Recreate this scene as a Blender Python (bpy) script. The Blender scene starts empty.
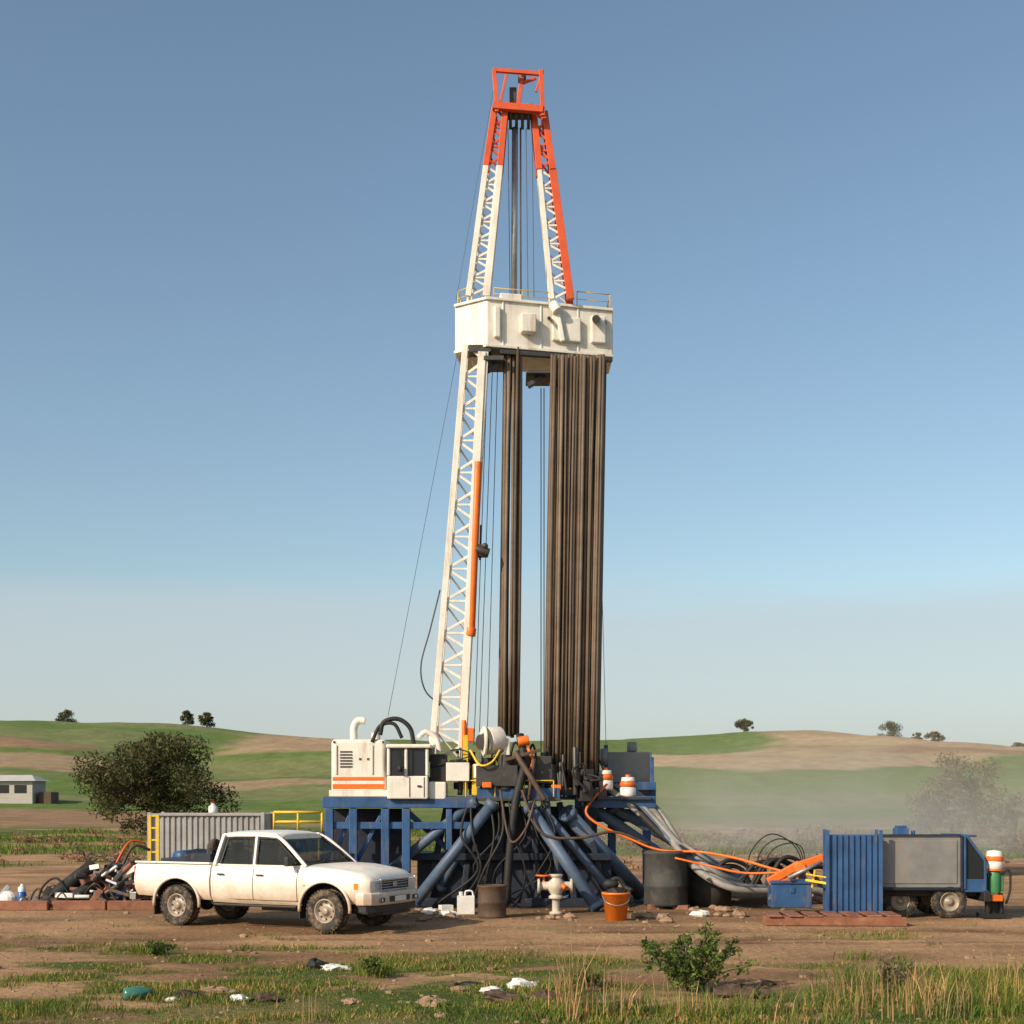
import bpy, bmesh, math, random
import numpy as np
from mathutils import Vector, Matrix
random.seed(7); rng=np.random.default_rng(7)
scene=bpy.context.scene
H=2.35; F=1400.0
# survey helper: bearing/elevation reading + true distance -> world metres
def W(u,v,d): return Vector(((u-512)*d/F, d, H-(v-800)*d/F))
def GP(u,v): 
    d=F*H/(v-800.0); return Vector(((u-512)*d/F,d,0))
# ------------------------------------------------------------ noise
TAB=rng.random((256,256))
def vn(x,y):
    xi=np.floor(x).astype(int); yi=np.floor(y).astype(int); fx=x-xi; fy=y-yi
    fx=fx*fx*(3-2*fx); fy=fy*fy*(3-2*fy)
    a=TAB[xi%256,yi%256]; b=TAB[(xi+1)%256,yi%256]; c=TAB[xi%256,(yi+1)%256]; d=TAB[(xi+1)%256,(yi+1)%256]
    return (a*(1-fx)+b*fx)*(1-fy)+(c*(1-fx)+d*fx)*fy
def fbm(x,y,o=4):
    s=0;a=.5;t=0
    for i in range(o):
        s=s+a*vn(x*2**i+17.3*i,y*2**i+5.1*i); t+=a; a*=.5
    return s/t
def ss(a,b,x):
    t=np.clip((x-a)/(b-a),0,1); return t*t*(3-2*t)
# ------------------------------------------------------------ materials
def new_mat(name):
    m=bpy.data.materials.new(name); m.use_nodes=True
    nt=m.node_tree; return m,nt,nt.nodes,nt.links,nt.nodes['Principled BSDF']
def mat(name,col,rough=.6,metal=0,var=.25,scale=3,dirt=0,dcol=(.22,.15,.09),bump=.1,zdirt=None,island=0,spec=.4,bscale=None,streak=0):
    m,nt,N,L,P=new_mat(name)
    tc=N.new('ShaderNodeTexCoord'); n=N.new('ShaderNodeTexNoise'); n.inputs['Scale'].default_value=scale; n.inputs['Detail'].default_value=4; n.inputs['Roughness'].default_value=.65
    L.new(tc.outputs['Object'],n.inputs['Vector'])
    r=N.new('ShaderNodeMapRange'); r.inputs[1].default_value=.3; r.inputs[2].default_value=.7; r.inputs[3].default_value=1-var; r.inputs[4].default_value=1+var*.6
    L.new(n.outputs['Fac'],r.inputs[0])
    mul=N.new('ShaderNodeVectorMath'); mul.operation='SCALE'; mul.inputs[0].default_value=col; L.new(r.outputs[0],mul.inputs['Scale'])
    out=mul.outputs[0]
    if island:
        g=N.new('ShaderNodeNewGeometry'); r2=N.new('ShaderNodeMapRange'); r2.inputs[3].default_value=1-island; r2.inputs[4].default_value=1+island
        L.new(g.outputs['Random Per Island'],r2.inputs[0]); m2=N.new('ShaderNodeVectorMath'); m2.operation='SCALE'; L.new(out,m2.inputs[0]); L.new(r2.outputs[0],m2.inputs['Scale']); out=m2.outputs[0]
    if dirt>0:
        n2=N.new('ShaderNodeTexNoise'); n2.inputs['Scale'].default_value=scale*1.7; n2.inputs['Detail'].default_value=6; n2.inputs['Roughness'].default_value=.7
        if streak:
            mp=N.new('ShaderNodeMapping'); mp.inputs['Scale'].default_value=(1.6,1.6,1.0/streak); L.new(tc.outputs['Object'],mp.inputs[0]); L.new(mp.outputs[0],n2.inputs['Vector'])
        else: L.new(tc.outputs['Object'],n2.inputs['Vector'])
        r3=N.new('ShaderNodeMapRange'); r3.inputs[1].default_value=.62-.2*dirt; r3.inputs[2].default_value=.85-.15*dirt; r3.inputs[4].default_value=min(1,dirt+.3); L.new(n2.outputs['Fac'],r3.inputs[0])
        fac=r3.outputs[0]
        if zdirt:
            sp=N.new('ShaderNodeSeparateXYZ'); L.new(tc.outputs['Object'],sp.inputs[0])
            ad=N.new('ShaderNodeMath'); ad.operation='MULTIPLY_ADD'; ad.inputs[1].default_value=-.7; L.new(n2.outputs['Fac'],ad.inputs[0]); L.new(sp.outputs['Z'],ad.inputs[2])
            r4=N.new('ShaderNodeMapRange'); r4.inputs[1].default_value=zdirt[0]-.35; r4.inputs[2].default_value=zdirt[1]-.35; r4.inputs[3].default_value=.9; r4.inputs[4].default_value=0; L.new(ad.outputs[0],r4.inputs[0])
            mx=N.new('ShaderNodeMath'); mx.operation='MAXIMUM'; L.new(fac,mx.inputs[0]); L.new(r4.outputs[0],mx.inputs[1]); fac=mx.outputs[0]
        mix=N.new('ShaderNodeMix'); mix.data_type='RGBA'; mix.inputs['B'].default_value=(*dcol,1); L.new(fac,mix.inputs['Factor']); L.new(out,mix.inputs['A']); out=mix.outputs['Result']
        rr=N.new('ShaderNodeMapRange'); rr.inputs[3].default_value=rough; rr.inputs[4].default_value=.9; L.new(fac,rr.inputs[0]); L.new(rr.outputs[0],P.inputs['Roughness'])
    else: P.inputs['Roughness'].default_value=rough
    L.new(out,P.inputs['Base Color']); P.inputs['Metallic'].default_value=metal; P.inputs['Specular IOR Level'].default_value=spec
    if bump:
        n3=N.new('ShaderNodeTexNoise'); n3.inputs['Scale'].default_value=bscale or scale*6; n3.inputs['Detail'].default_value=3; L.new(tc.outputs['Object'],n3.inputs['Vector'])
        bp=N.new('ShaderNodeBump'); bp.inputs['Strength'].default_value=bump; bp.inputs['Distance'].default_value=.02; L.new(n3.outputs['Fac'],bp.inputs['Height']); L.new(bp.outputs[0],P.inputs['Normal'])
    return m
M={}
M['white']=mat('rig_white_paint',(.72,.67,.58),.45,var=.14,scale=2,dirt=.48,dcol=(.34,.22,.13),streak=5)
M['red']=mat('rig_orange_red_paint',(.60,.085,.02),.45,var=.2,scale=2,dirt=.3)
M['orange']=mat('orange_paint',(.72,.15,.015),.45,var=.2,scale=3,dirt=.3)
M['orangeplastic']=mat('orange_plastic',(.8,.2,.02),.4,var=.1,scale=5,dirt=.15,bump=0)
M['blue']=mat('blue_steel',(.030,.085,.20),.45,var=.35,scale=2,dirt=.45,dcol=(.19,.14,.1),streak=3)
M['bluegrey']=mat('blue_grey_pipe',(.085,.125,.19),.5,var=.3,scale=2,dirt=.45,dcol=(.2,.15,.11))
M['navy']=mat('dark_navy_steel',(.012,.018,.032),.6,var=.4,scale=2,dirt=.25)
M['black']=mat('black_rubber',(.018,.017,.016),.65,var=.3,scale=4,dirt=.3,dcol=(.12,.09,.065))
M['greyhose']=mat('grey_hose',(.26,.24,.21),.6,var=.3,scale=4,dirt=.4,dcol=(.16,.12,.09))
M['steel']=mat('galvanised_steel',(.36,.37,.38),.42,metal=.6,var=.25,scale=3,dirt=.3)
M['darksteel']=mat('dark_steel',(.07,.065,.06),.5,metal=.4,var=.3,scale=3,dirt=.3)
M['pipe']=mat('drill_pipe_rust',(.135,.095,.064),.6,metal=.1,var=.3,scale=1.5,island=.5,dirt=.4,dcol=(.20,.13,.075),bump=.2,streak=9)
M['yellow']=mat('yellow_paint',(.72,.46,.03),.45,var=.2,scale=3,dirt=.25)
M['wire']=mat('steel_cable',(.06,.06,.065),.5,metal=.3,var=.1,bump=0)
M['greybox']=mat('grey_sheet_metal',(.24,.235,.225),.5,metal=.2,var=.25,scale=1.5,dirt=.6,dcol=(.30,.22,.15),streak=2)
M['lgrey']=mat('corrugated_grey_metal',(.33,.32,.31),.55,metal=.1,var=.25,scale=1.5,dirt=.4,streak=3)
M['wood']=mat('weathered_red_wood',(.25,.10,.055),.8,var=.4,scale=4,dirt=.5,dcol=(.3,.2,.13))
M['brown']=mat('rusty_drum',(.09,.055,.035),.7,var=.4,scale=4,dirt=.3)
M['tank']=mat('dark_rubber_tank',(.05,.05,.046),.7,var=.35,scale=3,dirt=.5,dcol=(.13,.1,.07))
M['green']=mat('green_plastic',(.05,.2,.08),.4,var=.2,scale=4,dirt=.2)
M['bluep']=mat('blue_plastic',(.02,.1,.35),.35,var=.15,scale=4,dirt=.2)
M['whitep']=mat('white_plastic',(.72,.70,.65),.4,var=.1,scale=6,dirt=.3)
M['stone']=mat('stone',(.31,.2,.125),.9,var=.4,scale=8,bump=.5)
M['truckpaint']=mat('truck_white_paint',(.78,.74,.66),.28,var=.07,scale=1.8,dirt=.36,dcol=(.43,.28,.16),zdirt=(.42,1.0),bump=0,spec=.5)
M['tyre']=mat('tyre_rubber',(.03,.027,.024),.8,var=.3,scale=5,dirt=.8,dcol=(.24,.16,.09),bump=.3)
M['rim']=mat('muddy_steel_rim',(.34,.29,.23),.5,metal=.3,var=.3,scale=6,dirt=.75,dcol=(.30,.20,.12))
M['trim']=mat('black_trim',(.02,.02,.02),.5,var=.2,scale=4,dirt=.35,dcol=(.16,.12,.08),bump=0)
M['chrome']=mat('dull_chrome',(.55,.55,.54),.25,metal=.9,var=.1,scale=5,dirt=.25)
M['lamp']=mat('headlamp_lens',(.75,.76,.76),.12,metal=.55,var=.25,scale=14,bump=0)
M['amber']=mat('amber_lens',(.8,.22,.02),.2,var=.1,bump=0)
M['redlens']=mat('red_lens',(.45,.02,.015),.2,var=.1,bump=0)
M['bark']=mat('bark',(.09,.065,.045),.9,var=.4,scale=6,bump=.5)
M['plaster']=mat('white_plaster',(.40,.37,.33),.8,var=.12,scale=.6,dirt=.2)
M['roof']=mat('roof_sheet',(.50,.48,.45),.6,var=.15,scale=.6)
M['darkwin']=mat('dark_window',(.02,.022,.025),.15,var=.1,bump=0)
def glass_mat():
    m,nt,N,L,P=new_mat('tinted_glass'); out=N['Material Output']
    P.inputs['Base Color'].default_value=(.01,.012,.012,1); P.inputs['Roughness'].default_value=.06
    t=N.new('ShaderNodeBsdfTransparent'); t.inputs[0].default_value=(.55,.6,.58,1)
    tc=N.new('ShaderNodeTexCoord'); n=N.new('ShaderNodeTexNoise'); n.inputs['Scale'].default_value=3; n.inputs['Detail'].default_value=4; L.new(tc.outputs['Object'],n.inputs['Vector'])
    r=N.new('ShaderNodeMapRange'); r.inputs[1].default_value=.3; r.inputs[2].default_value=.7; r.inputs[3].default_value=.40; r.inputs[4].default_value=.62; L.new(n.outputs['Fac'],r.inputs[0])
    mx=N.new('ShaderNodeMixShader'); L.new(r.outputs[0],mx.inputs[0]); L.new(t.outputs[0],mx.inputs[1]); L.new(P.outputs[0],mx.inputs[2]); L.new(mx.outputs[0],out.inputs[0]); return m
M['glass']=glass_mat()
def leaf_mat(name,c,isl=.5,tr=.25):
    m,nt,N,L,P=new_mat(name); out=N['Material Output']
    g=N.new('ShaderNodeNewGeometry'); r2=N.new('ShaderNodeMapRange'); r2.inputs[3].default_value=1-isl; r2.inputs[4].default_value=1+isl; L.new(g.outputs['Random Per Island'],r2.inputs[0])
    tc=N.new('ShaderNodeTexCoord'); n=N.new('ShaderNodeTexNoise'); n.inputs['Scale'].default_value=1.3; n.inputs['Detail'].default_value=1; L.new(tc.outputs['Object'],n.inputs['Vector'])
    r=N.new('ShaderNodeMapRange'); r.inputs[1].default_value=.35; r.inputs[2].default_value=.65; L.new(n.outputs['Fac'],r.inputs[0])
    mix=N.new('ShaderNodeMix'); mix.data_type='RGBA'; mix.inputs['A'].default_value=(*c,1); mix.inputs['B'].default_value=(c[0]*1.9,c[1]*1.35,c[2]*1.3,1); L.new(r.outputs[0],mix.inputs['Factor'])
    m2=N.new('ShaderNodeVectorMath'); m2.operation='SCALE'; L.new(mix.outputs['Result'],m2.inputs[0]); L.new(r2.outputs[0],m2.inputs['Scale'])
    L.new(m2.outputs[0],P.inputs['Base Color']); P.inputs['Roughness'].default_value=.65; P.inputs['Specular IOR Level'].default_value=.2
    t=N.new('ShaderNodeBsdfTranslucent'); L.new(m2.outputs[0],t.inputs[0]); mx=N.new('ShaderNodeMixShader'); mx.inputs[0].default_value=tr
    L.new(P.outputs[0],mx.inputs[1]); L.new(t.outputs[0],mx.inputs[2]); L.new(mx.outputs[0],out.inputs[0]); return m
M['leaf']=leaf_mat('olive_leaves',(.055,.07,.026)); M['leafgrey']=leaf_mat('grey_green_leaves',(.11,.115,.065))
M['leafbright']=leaf_mat('weed_leaves',(.07,.12,.025)); M['grass']=leaf_mat('grass_blades',(.085,.14,.022),.4); M['dry']=leaf_mat('dry_grass_blades',(.30,.22,.10),.4)
M['scrub']=leaf_mat('scrub_leaves',(.17,.13,.075))
# ------------------------------------------------------------ builders
def empty(name,loc=(0,0,0),rz=0):
    e=bpy.data.objects.new(name,None); e.empty_display_size=.3; scene.collection.objects.link(e); e.location=loc; e.rotation_euler=(0,0,rz); return e
def catmull(P,res=8):
    P=[Vector(p) for p in P]; Q=[P[0]*2-P[1]]+P+[P[-1]*2-P[-2]]; out=[]
    for i in range(1,len(Q)-2):
        a,b,c,d=Q[i-1:i+3]
        for k in range(res):
            t=k/res; out.append(.5*((2*b)+(c-a)*t+(2*a-5*b+4*c-d)*t*t+(3*b-a-3*c+d)*t**3))
    out.append(P[-1]); return out
class B:
    def __init__(s,name,m,parent=None,local=False,bevel=0,seg=2):
        s.name=name;s.m=m;s.parent=parent;s.local=local;s.v=[];s.f=[];s.s=[];s.bevel=bevel;s.seg=seg
    def add(s,vs,fs,sm=False):
        o=len(s.v); s.v+= [Vector(v) for v in vs]
        for i,f in enumerate(fs):
            s.f.append([o+k for k in f]); s.s.append(sm if isinstance(sm,bool) else sm[i])
        return s
    def box(s,c,d,rz=0,R=None):
        c=Vector(c);R=R or Matrix.Rotation(rz,3,'Z'); vs=[]
        for z in(-.5,.5):
            for x,y in((-.5,-.5),(.5,-.5),(.5,.5),(-.5,.5)): vs.append(c+R@Vector((x*d[0],y*d[1],z*d[2])))
        return s.add(vs,[(3,2,1,0),(4,5,6,7),(0,1,5,4),(1,2,6,5),(2,3,7,6),(3,0,4,7)])
    def frame(s,p0,p1):
        d=(Vector(p1)-Vector(p0)).normalized(); u=Vector((0,1,0)) if abs(d.y)<.9 else Vector((1,0,0))
        x=d.cross(u).normalized(); y=d.cross(x).normalized(); return x,y
    def beam(s,p0,p1,w,h=None):
        h=h or w;p0=Vector(p0);p1=Vector(p1);x,y=s.frame(p0,p1);vs=[]
        for p in(p0,p1):
            for a,b in((-1,-1),(1,-1),(1,1),(-1,1)): vs.append(p+x*a*w/2+y*b*h/2)
        return s.add(vs,[(3,2,1,0),(4,5,6,7),(0,1,5,4),(1,2,6,5),(2,3,7,6),(3,0,4,7)])
    def cyl(s,p0,p1,r0,r1=None,n=12,cap=True):
        r1=r0 if r1 is None else r1;p0=Vector(p0);p1=Vector(p1);x,y=s.frame(p0,p1);vs=[]
        for p,r in((p0,r0),(p1,r1)):
            for i in range(n):
                a=2*math.pi*i/n; vs.append(p+(x*math.cos(a)+y*math.sin(a))*r)
        fs=[(i,(i+1)%n,n+(i+1)%n,n+i) for i in range(n)]; sm=[True]*n
        if cap: fs+=[tuple(range(n-1,-1,-1)),tuple(range(n,2*n))]; sm+=[False,False]
        return s.add(vs,fs,sm)
    def lathe(s,prof,c,axis=(0,0,1),n=24):
        c=Vector(c);ax=Vector(axis).normalized();x,y=s.frame(c,c+ax);vs=[]
        for r,h in prof:
            for i in range(n):
                a=2*math.pi*i/n; vs.append(c+ax*h+(x*math.cos(a)+y*math.sin(a))*r)
        fs=[];k=len(prof)
        for j in range(k-1):
            for i in range(n): fs.append((j*n+i,j*n+(i+1)%n,(j+1)*n+(i+1)%n,(j+1)*n+i))
        return s.add(vs,fs,True)
    def tube(s,P,r,n=8,res=8,smooth=True):
        P=catmull(P,res) if smooth else [Vector(p) for p in P]
        t=(P[1]-P[0]).normalized(); u=t.orthogonal().normalized(); vs=[]
        for i,p in enumerate(P):
            t=(P[min(i+1,len(P)-1)]-P[max(i-1,0)]).normalized(); u=(u-t*u.dot(t)).normalized(); w=t.cross(u)
            for k in range(n):
                a=2*math.pi*k/n; vs.append(p+(u*math.cos(a)+w*math.sin(a))*r)
        fs=[(j*n+k,j*n+(k+1)%n,(j+1)*n+(k+1)%n,(j+1)*n+k) for j in range(len(P)-1) for k in range(n)]
        L=len(P); fs+=[tuple(range(n)),tuple(range((L-1)*n,L*n))]
        return s.add(vs,fs,[True]*(len(fs)-2)+[False]*2)
    def prism(s,poly,z0,z1):
        n=len(poly); vs=[(x,y,z0) for x,y in poly]+[(x,y,z1) for x,y in poly]
        return s.add(vs,[tuple(range(n-1,-1,-1)),tuple(range(n,2*n))]+[(i,(i+1)%n,n+(i+1)%n,n+i) for i in range(n)])
    def ball(s,c,r,n=12,jit=0):
        c=Vector(c); r=Vector(r) if hasattr(r,'__len__') else Vector((r,r,r)); vs=[];m=n//2
        for j in range(m+1):
            th=math.pi*j/m
            for i in range(n):
                a=2*math.pi*i/n; q=1+jit*(random.random()-.5); vs.append(c+Vector((r.x*math.sin(th)*math.cos(a)*q,r.y*math.sin(th)*math.sin(a)*q,r.z*math.cos(th)*q)))
        return s.add(vs,[(j*n+i,(j+1)*n+i,(j+1)*n+(i+1)%n,j*n+(i+1)%n) for j in range(m) for i in range(n)],jit==0)
    def quad(s,*p): return s.add(p,[tuple(range(len(p)))])
    def done(s):
        vs=s.v
        if s.parent and not s.local: vs=[v-s.parent.location for v in vs]
        me=bpy.data.meshes.new(s.name); me.from_pydata([tuple(v) for v in vs],[],s.f)
        me.polygons.foreach_set('use_smooth',s.s); 
        bm=bmesh.new(); bm.from_mesh(me); bmesh.ops.remove_doubles(bm,verts=bm.verts,dist=1e-5); bmesh.ops.recalc_face_normals(bm,faces=bm.faces); bm.to_mesh(me); bm.free()
        me.materials.append(s.m if not isinstance(s.m,str) else M[s.m])
        o=bpy.data.objects.new(s.name,me); scene.collection.objects.link(o)
        if s.parent: o.parent=s.parent
        if s.bevel:
            b=o.modifiers.new('bevel','BEVEL'); b.width=s.bevel; b.segments=s.seg; b.limit_method='ANGLE'; b.angle_limit=math.radians(40)
        return o
def npmesh(name,V,loops,starts,m,parent=None):
    me=bpy.data.meshes.new(name); me.vertices.add(len(V)); me.vertices.foreach_set('co',V.astype(np.float32).ravel())
    me.loops.add(len(loops)); me.loops.foreach_set('vertex_index',loops.astype(np.int32)); me.polygons.add(len(starts)); me.polygons.foreach_set('loop_start',starts.astype(np.int32))
    me.update(calc_edges=True); me.validate()
    if m: me.materials.append(m)
    o=bpy.data.objects.new(name,me); scene.collection.objects.link(o)
    if parent: o.parent=parent
    return o
# ------------------------------------------------------------ terrain
CPX=np.array([-400,-190,-153,-94,-76,-55,-30,-4,26,45,62,80,116,154,200,400]); CZ=np.array([24,24,24,23.8,21.8,20.2,19.5,19.2,19.6,20.8,21.6,21.3,18.2,15.2,14,18])
xs=np.linspace(-400,400,801); cz=np.interp(xs,CPX,CZ); ker=np.hanning(19); ker/=ker.sum(); czp=np.pad(cz,9,mode='edge'); czs=np.convolve(czp,ker,'valid')
RUTS=[(22.4,.05),(23.9,.05),(25.0,-.03),(33.9,.02),(35.5,.02),(19.9,-.28),(21.3,-.28)]
def rut(x,y):
    s=0
    for yt,k in RUTS:
        d=np.abs(y-(yt+.45*np.sin(x/6+yt*2)+k*x)); s=s+(1-ss(.05,.24,d))*ss(.3,.55,fbm(x/1.6,y/4+yt,2))
    return np.clip(s,0,1)
def gz(x,y):
    x=np.asarray(x,float); y=np.asarray(y,float)
    c=np.interp(x,xs,czs); t=ss(115,420,y+fbm(x/60+9,y/60,2)*40-20)**1.1
    z=c*t+ (fbm(x/45+3,y/45+8,3)-.5)*5*ss(120,220,y)*(1-ss(360,415,y))
    z=z*(1-.75*ss(440,1100,y))
    z=z+(fbm(x/1.5,y/1.5,4)-.5)*.05*(ss(3,6,np.abs(y-30))*.8+.1)+(fbm(x/9+4,y/9,3)-.5)*.5*ss(48,75,y)
    z=z-.06*ss(.55,.8,fbm(x/2.2+40,y/2.2,2))*(1-ss(20,23,y))
    z=z-.035*rut(x,y)*(y<40)+.02*ss(.5,.8,fbm(x/.5+9,y/.5,3))*(1-ss(34,40,y))*ss(.5,.6,fbm(x/2+5,y/2+6,2))
    return z
def greenmask(x,y):
    yb=21.0-.34*np.clip(x,-10,7)
    near=1-ss(-1.5,1.2,(y-yb)+(fbm(x/2.3,y/1.2+7,3)-.5)*5)
    near=near*ss(.41,.58,fbm(x/1.5+20,y/.8,4)+.05*(19-np.minimum(y,20)))
    yf=50+8*ss(-8,6,x)
    far=ss(-4,6,(y-yf)+(fbm(x/7+2,y/5,3)-.5)*22)*ss(.40,.60,fbm(x/9+33,y/7,4)+.04)
    isl=ss(.66,.78,fbm(x/3+61,y/1.5+5,4))*.4
    return np.clip(np.maximum(np.maximum(near,far),isl*(1-near)),0,1)
def axis(lim,n,a): 
    t=np.linspace(-1,1,n); return lim*np.sinh(t*a)/math.sinh(a)
gx=axis(3000,640,7.4)
gy=np.concatenate([np.arange(-30,10,2.0),10+ (np.exp(np.linspace(0,1,700)*math.log(1+4500/10.0))-1)*10])
X,Y=np.meshgrid(gx,gy); Z=gz(X,Y)
V=np.stack([X,Y,Z],-1).reshape(-1,3); ny,nx=X.shape
idx=np.arange(ny*nx).reshape(ny,nx); Q=np.stack([idx[:-1,:-1],idx[:-1,1:],idx[1:,1:],idx[1:,:-1]],-1).reshape(-1)
gm=greenmask(X,Y); C=np.zeros((ny,nx,3))
dirt=np.array([.47,.285,.155]); dirt2=np.array([.31,.18,.095]); gr=np.array([.085,.125,.028]); gr2=np.array([.19,.165,.065])
a=fbm(X/2.5+70,Y/1.1,5)[...,None]; b=fbm(X/4+11,Y/3+90,4)[...,None]
C=dirt*(1-ss(.42,.66,a))+dirt2*ss(.42,.66,a)
C=C*(1-.42*rut(X,Y)[...,None]*(Y<40)[...,None])
g=gr*(1-ss(.42,.62,b))+gr2*ss(.42,.62,b); C=C*(1-gm[...,None])+g*gm[...,None]
rig_dark=(1-ss(2.5,6.5,np.hypot((X-.5)/1.3,(Y-32))+ (fbm(X,Y,3)-.5)*3))[...,None]; C=C*(1-.5*rig_dark)  # ground colour darker around the rig base, fading outward with a noisy edge
far=ss(105,150,Y+ (fbm(X/25,Y/25,3)-.5)*30)[...,None]
hg=np.array([.120,.175,.045]); hg2=np.array([.185,.20,.08]); tan=np.array([.42,.30,.175]); brn=np.array([.29,.18,.105])
hb=fbm(X/50+5,Y/25+3,4)[...,None]; hill=hg*(1-ss(.4,.65,hb))+hg2*ss(.4,.65,hb)
def patch(m,col):
    global hill
    m=m[...,None]; hill=hill*(1-m)+col*m
wx=(fbm(X/14+8,Y/14+4,4)-.5)*16
th_=fbm(X/20+1,Y/10+2,4)[...,None]
low=np.interp(X,[20,26,42,60,78,110],[272,256,238,242,262,290])
patch(ss(20,28,X+wx)*ss(0,7,Y+wx*.7-low),tan*(.6+.65*th_))
patch((1-ss(56,68,X+wx))*ss(308,318,Y+wx)*ss(0,10,X),hg)
patch(ss(70,80,X+wx)*ss(285,289,Y+wx*.5-.1*X+10)*(1-ss(296,300,Y+wx*.5-.1*X+10)),brn)
patch((1-ss(-38,-30,X+wx))*ss(-72,-60,X+wx)*ss(292,300,Y+wx*.6),tan*.85)
patch((1-ss(-96,-84,X+wx))*ss(274,279,Y+wx*.6)*(1-ss(296,301,Y+wx*.6)),brn)
patch((1-ss(-66,-54,X+wx))*ss(244,250,Y+wx)*(1-ss(268,272,Y+wx*.6)),tan*.8)
patch((1-ss(-22,-10,X+wx))*ss(-62,-52,X)*ss(206,210,Y-.5*(X+50)+wx)*(1-ss(224,229,Y-.5*(X+50)+wx)),tan*.75)
patch((1-ss(-34,-26,X+wx*.3))*ss(118,122,Y+wx*.3)*(1-ss(160,168,Y+wx*.4)),brn)
patch(ss(8,20,X+wx)*(1-ss(135,150,Y+wx)),np.array([.27,.205,.125]))
C=C*(1-far)+hill*far
tr=fbm(X/.8+3,Y/3,3)[...,None]; C=C*(.85+.3*tr)
me_o=npmesh('ground',V,Q,np.arange(0,len(Q),4),None)
ca=me_o.data.color_attributes.new('soil','FLOAT_COLOR','POINT'); ca.data.foreach_set('color',np.concatenate([C.reshape(-1,3),gm.reshape(-1,1)],1).astype(np.float32).ravel())
m,nt,N,L,P=new_mat('ground_soil_and_grass')
at=N.new('ShaderNodeAttribute'); at.attribute_name='soil'; tc=N.new('ShaderNodeTexCoord')
def nz(sc,det=8,ro=.65):
    n=N.new('ShaderNodeTexNoise'); n.inputs['Scale'].default_value=sc; n.inputs['Detail'].default_value=det; n.inputs['Roughness'].default_value=ro; L.new(tc.outputs['Object'],n.inputs['Vector']); return n
n1=nz(9,5,.8); n2=nz(.35,5,.7)
r1=N.new('ShaderNodeMapRange'); r1.inputs[1].default_value=.3;r1.inputs[2].default_value=.7;r1.inputs[3].default_value=.55;r1.inputs[4].default_value=1.4; L.new(n1.outputs['Fac'],r1.inputs[0])
r2=N.new('ShaderNodeMapRange'); r2.inputs[1].default_value=.3;r2.inputs[2].default_value=.7;r2.inputs[3].default_value=.75;r2.inputs[4].default_value=1.2; L.new(n2.outputs['Fac'],r2.inputs[0])
mm=N.new('ShaderNodeMath'); mm.operation='MULTIPLY'; L.new(r1.outputs[0],mm.inputs[0]); L.new(r2.outputs[0],mm.inputs[1])
sc=N.new('ShaderNodeVectorMath'); sc.operation='SCALE'; L.new(at.outputs['Color'],sc.inputs[0]); L.new(mm.outputs[0],sc.inputs['Scale'])
L.new(sc.outputs[0],P.inputs['Base Color']); P.inputs['Roughness'].default_value=.95; P.inputs['Specular IOR Level'].default_value=.1
nb=nz(4,7,.78); bp=N.new('ShaderNodeBump'); bp.inputs['Strength'].default_value=1.0; bp.inputs['Distance'].default_value=.10; L.new(nb.outputs['Fac'],bp.inputs['Height']); L.new(bp.outputs[0],P.inputs['Normal'])
me_o.data.materials.append(m); me_o.data.polygons.foreach_set('use_smooth',np.ones(len(me_o.data.polygons),bool))
# ------------------------------------------------------------ foliage
def leaves(name,clumps,n,size,m,parent,flat=.6):
    cl=np.array([list(c)+list(r) for c,r in clumps]); vol=(cl[:,3]*cl[:,4]*cl[:,5])**.75; k=rng.choice(len(cl),n,p=vol/vol.sum())
    d=rng.normal(size=(n,3)); d/=np.linalg.norm(d,axis=1)[:,None]; rad=rng.random(n)**.45
    P0=cl[k,:3]+d*rad[:,None]*cl[k,3:]
    u=rng.normal(size=(n,3)); u/=np.linalg.norm(u,axis=1)[:,None]; v=np.cross(u,rng.normal(size=(n,3))); v/=np.linalg.norm(v,axis=1)[:,None]
    s=size*(.6+.8*rng.random(n))[:,None]
    V=np.stack([P0-u*s,P0+v*s*flat*.5,P0+u*s,P0-v*s*flat*.5],1).reshape(-1,3)
    L_=np.arange(4*n); o=npmesh(name,V-np.array(parent.location),L_,np.arange(0,4*n,4),m,parent); return o
def tree(name,base,w,h,n,size,m,nc=26,trunk=.12,multi=3,low=.15,seed=1,cr=1.0):
    random.seed(seed); base=Vector(base); e=empty(name,base); cl=[]
    tb=B('trunk_and_limbs','bark',e)
    for i in range(nc):
        a=random.random()*6.283; q=random.random()**.55; zz=low+(1-low)*random.random()
        prof=math.sin(math.pi*min(1,max(0,(zz*.85+.12))))**.6
        c=base+Vector((math.cos(a)*q*w*.45*prof,math.sin(a)*q*w*.45*prof,h*zz*.88)); r=w*(.06+.09*random.random())*cr
        cl.append((c,(r,r,r*.8)))
    for i in range(multi):
        a=6.283*i/multi+random.random(); top=base+Vector((math.cos(a)*w*.13,math.sin(a)*w*.13,h*(.45+.2*random.random())))
        mid=base.lerp(top,.5)+Vector((random.uniform(-.05,.05)*w,0,0))
        tb.cyl(base-Vector((0,0,.1)),mid,trunk*h*.25,trunk*h*.18,n=8); tb.cyl(mid,top,trunk*h*.18,trunk*h*.08,n=8)
        for c,r in cl[i::multi]:
            tb.cyl(mid if random.random()<.5 else top,c,trunk*h*.07,trunk*h*.02,n=5)
            t=c+Vector((random.uniform(-1,1),random.uniform(-1,1),random.uniform(0,1.2)))*w*.11; tb.cyl(c,t,trunk*h*.02,trunk*h*.008,n=4)
    tb.done(); leaves('foliage',cl,n,size,m,e); random.seed(seed+5); return e
def gpt(u,d): 
    x=(u-512)*d/F; return (x,d,float(gz(x,d)))
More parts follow.
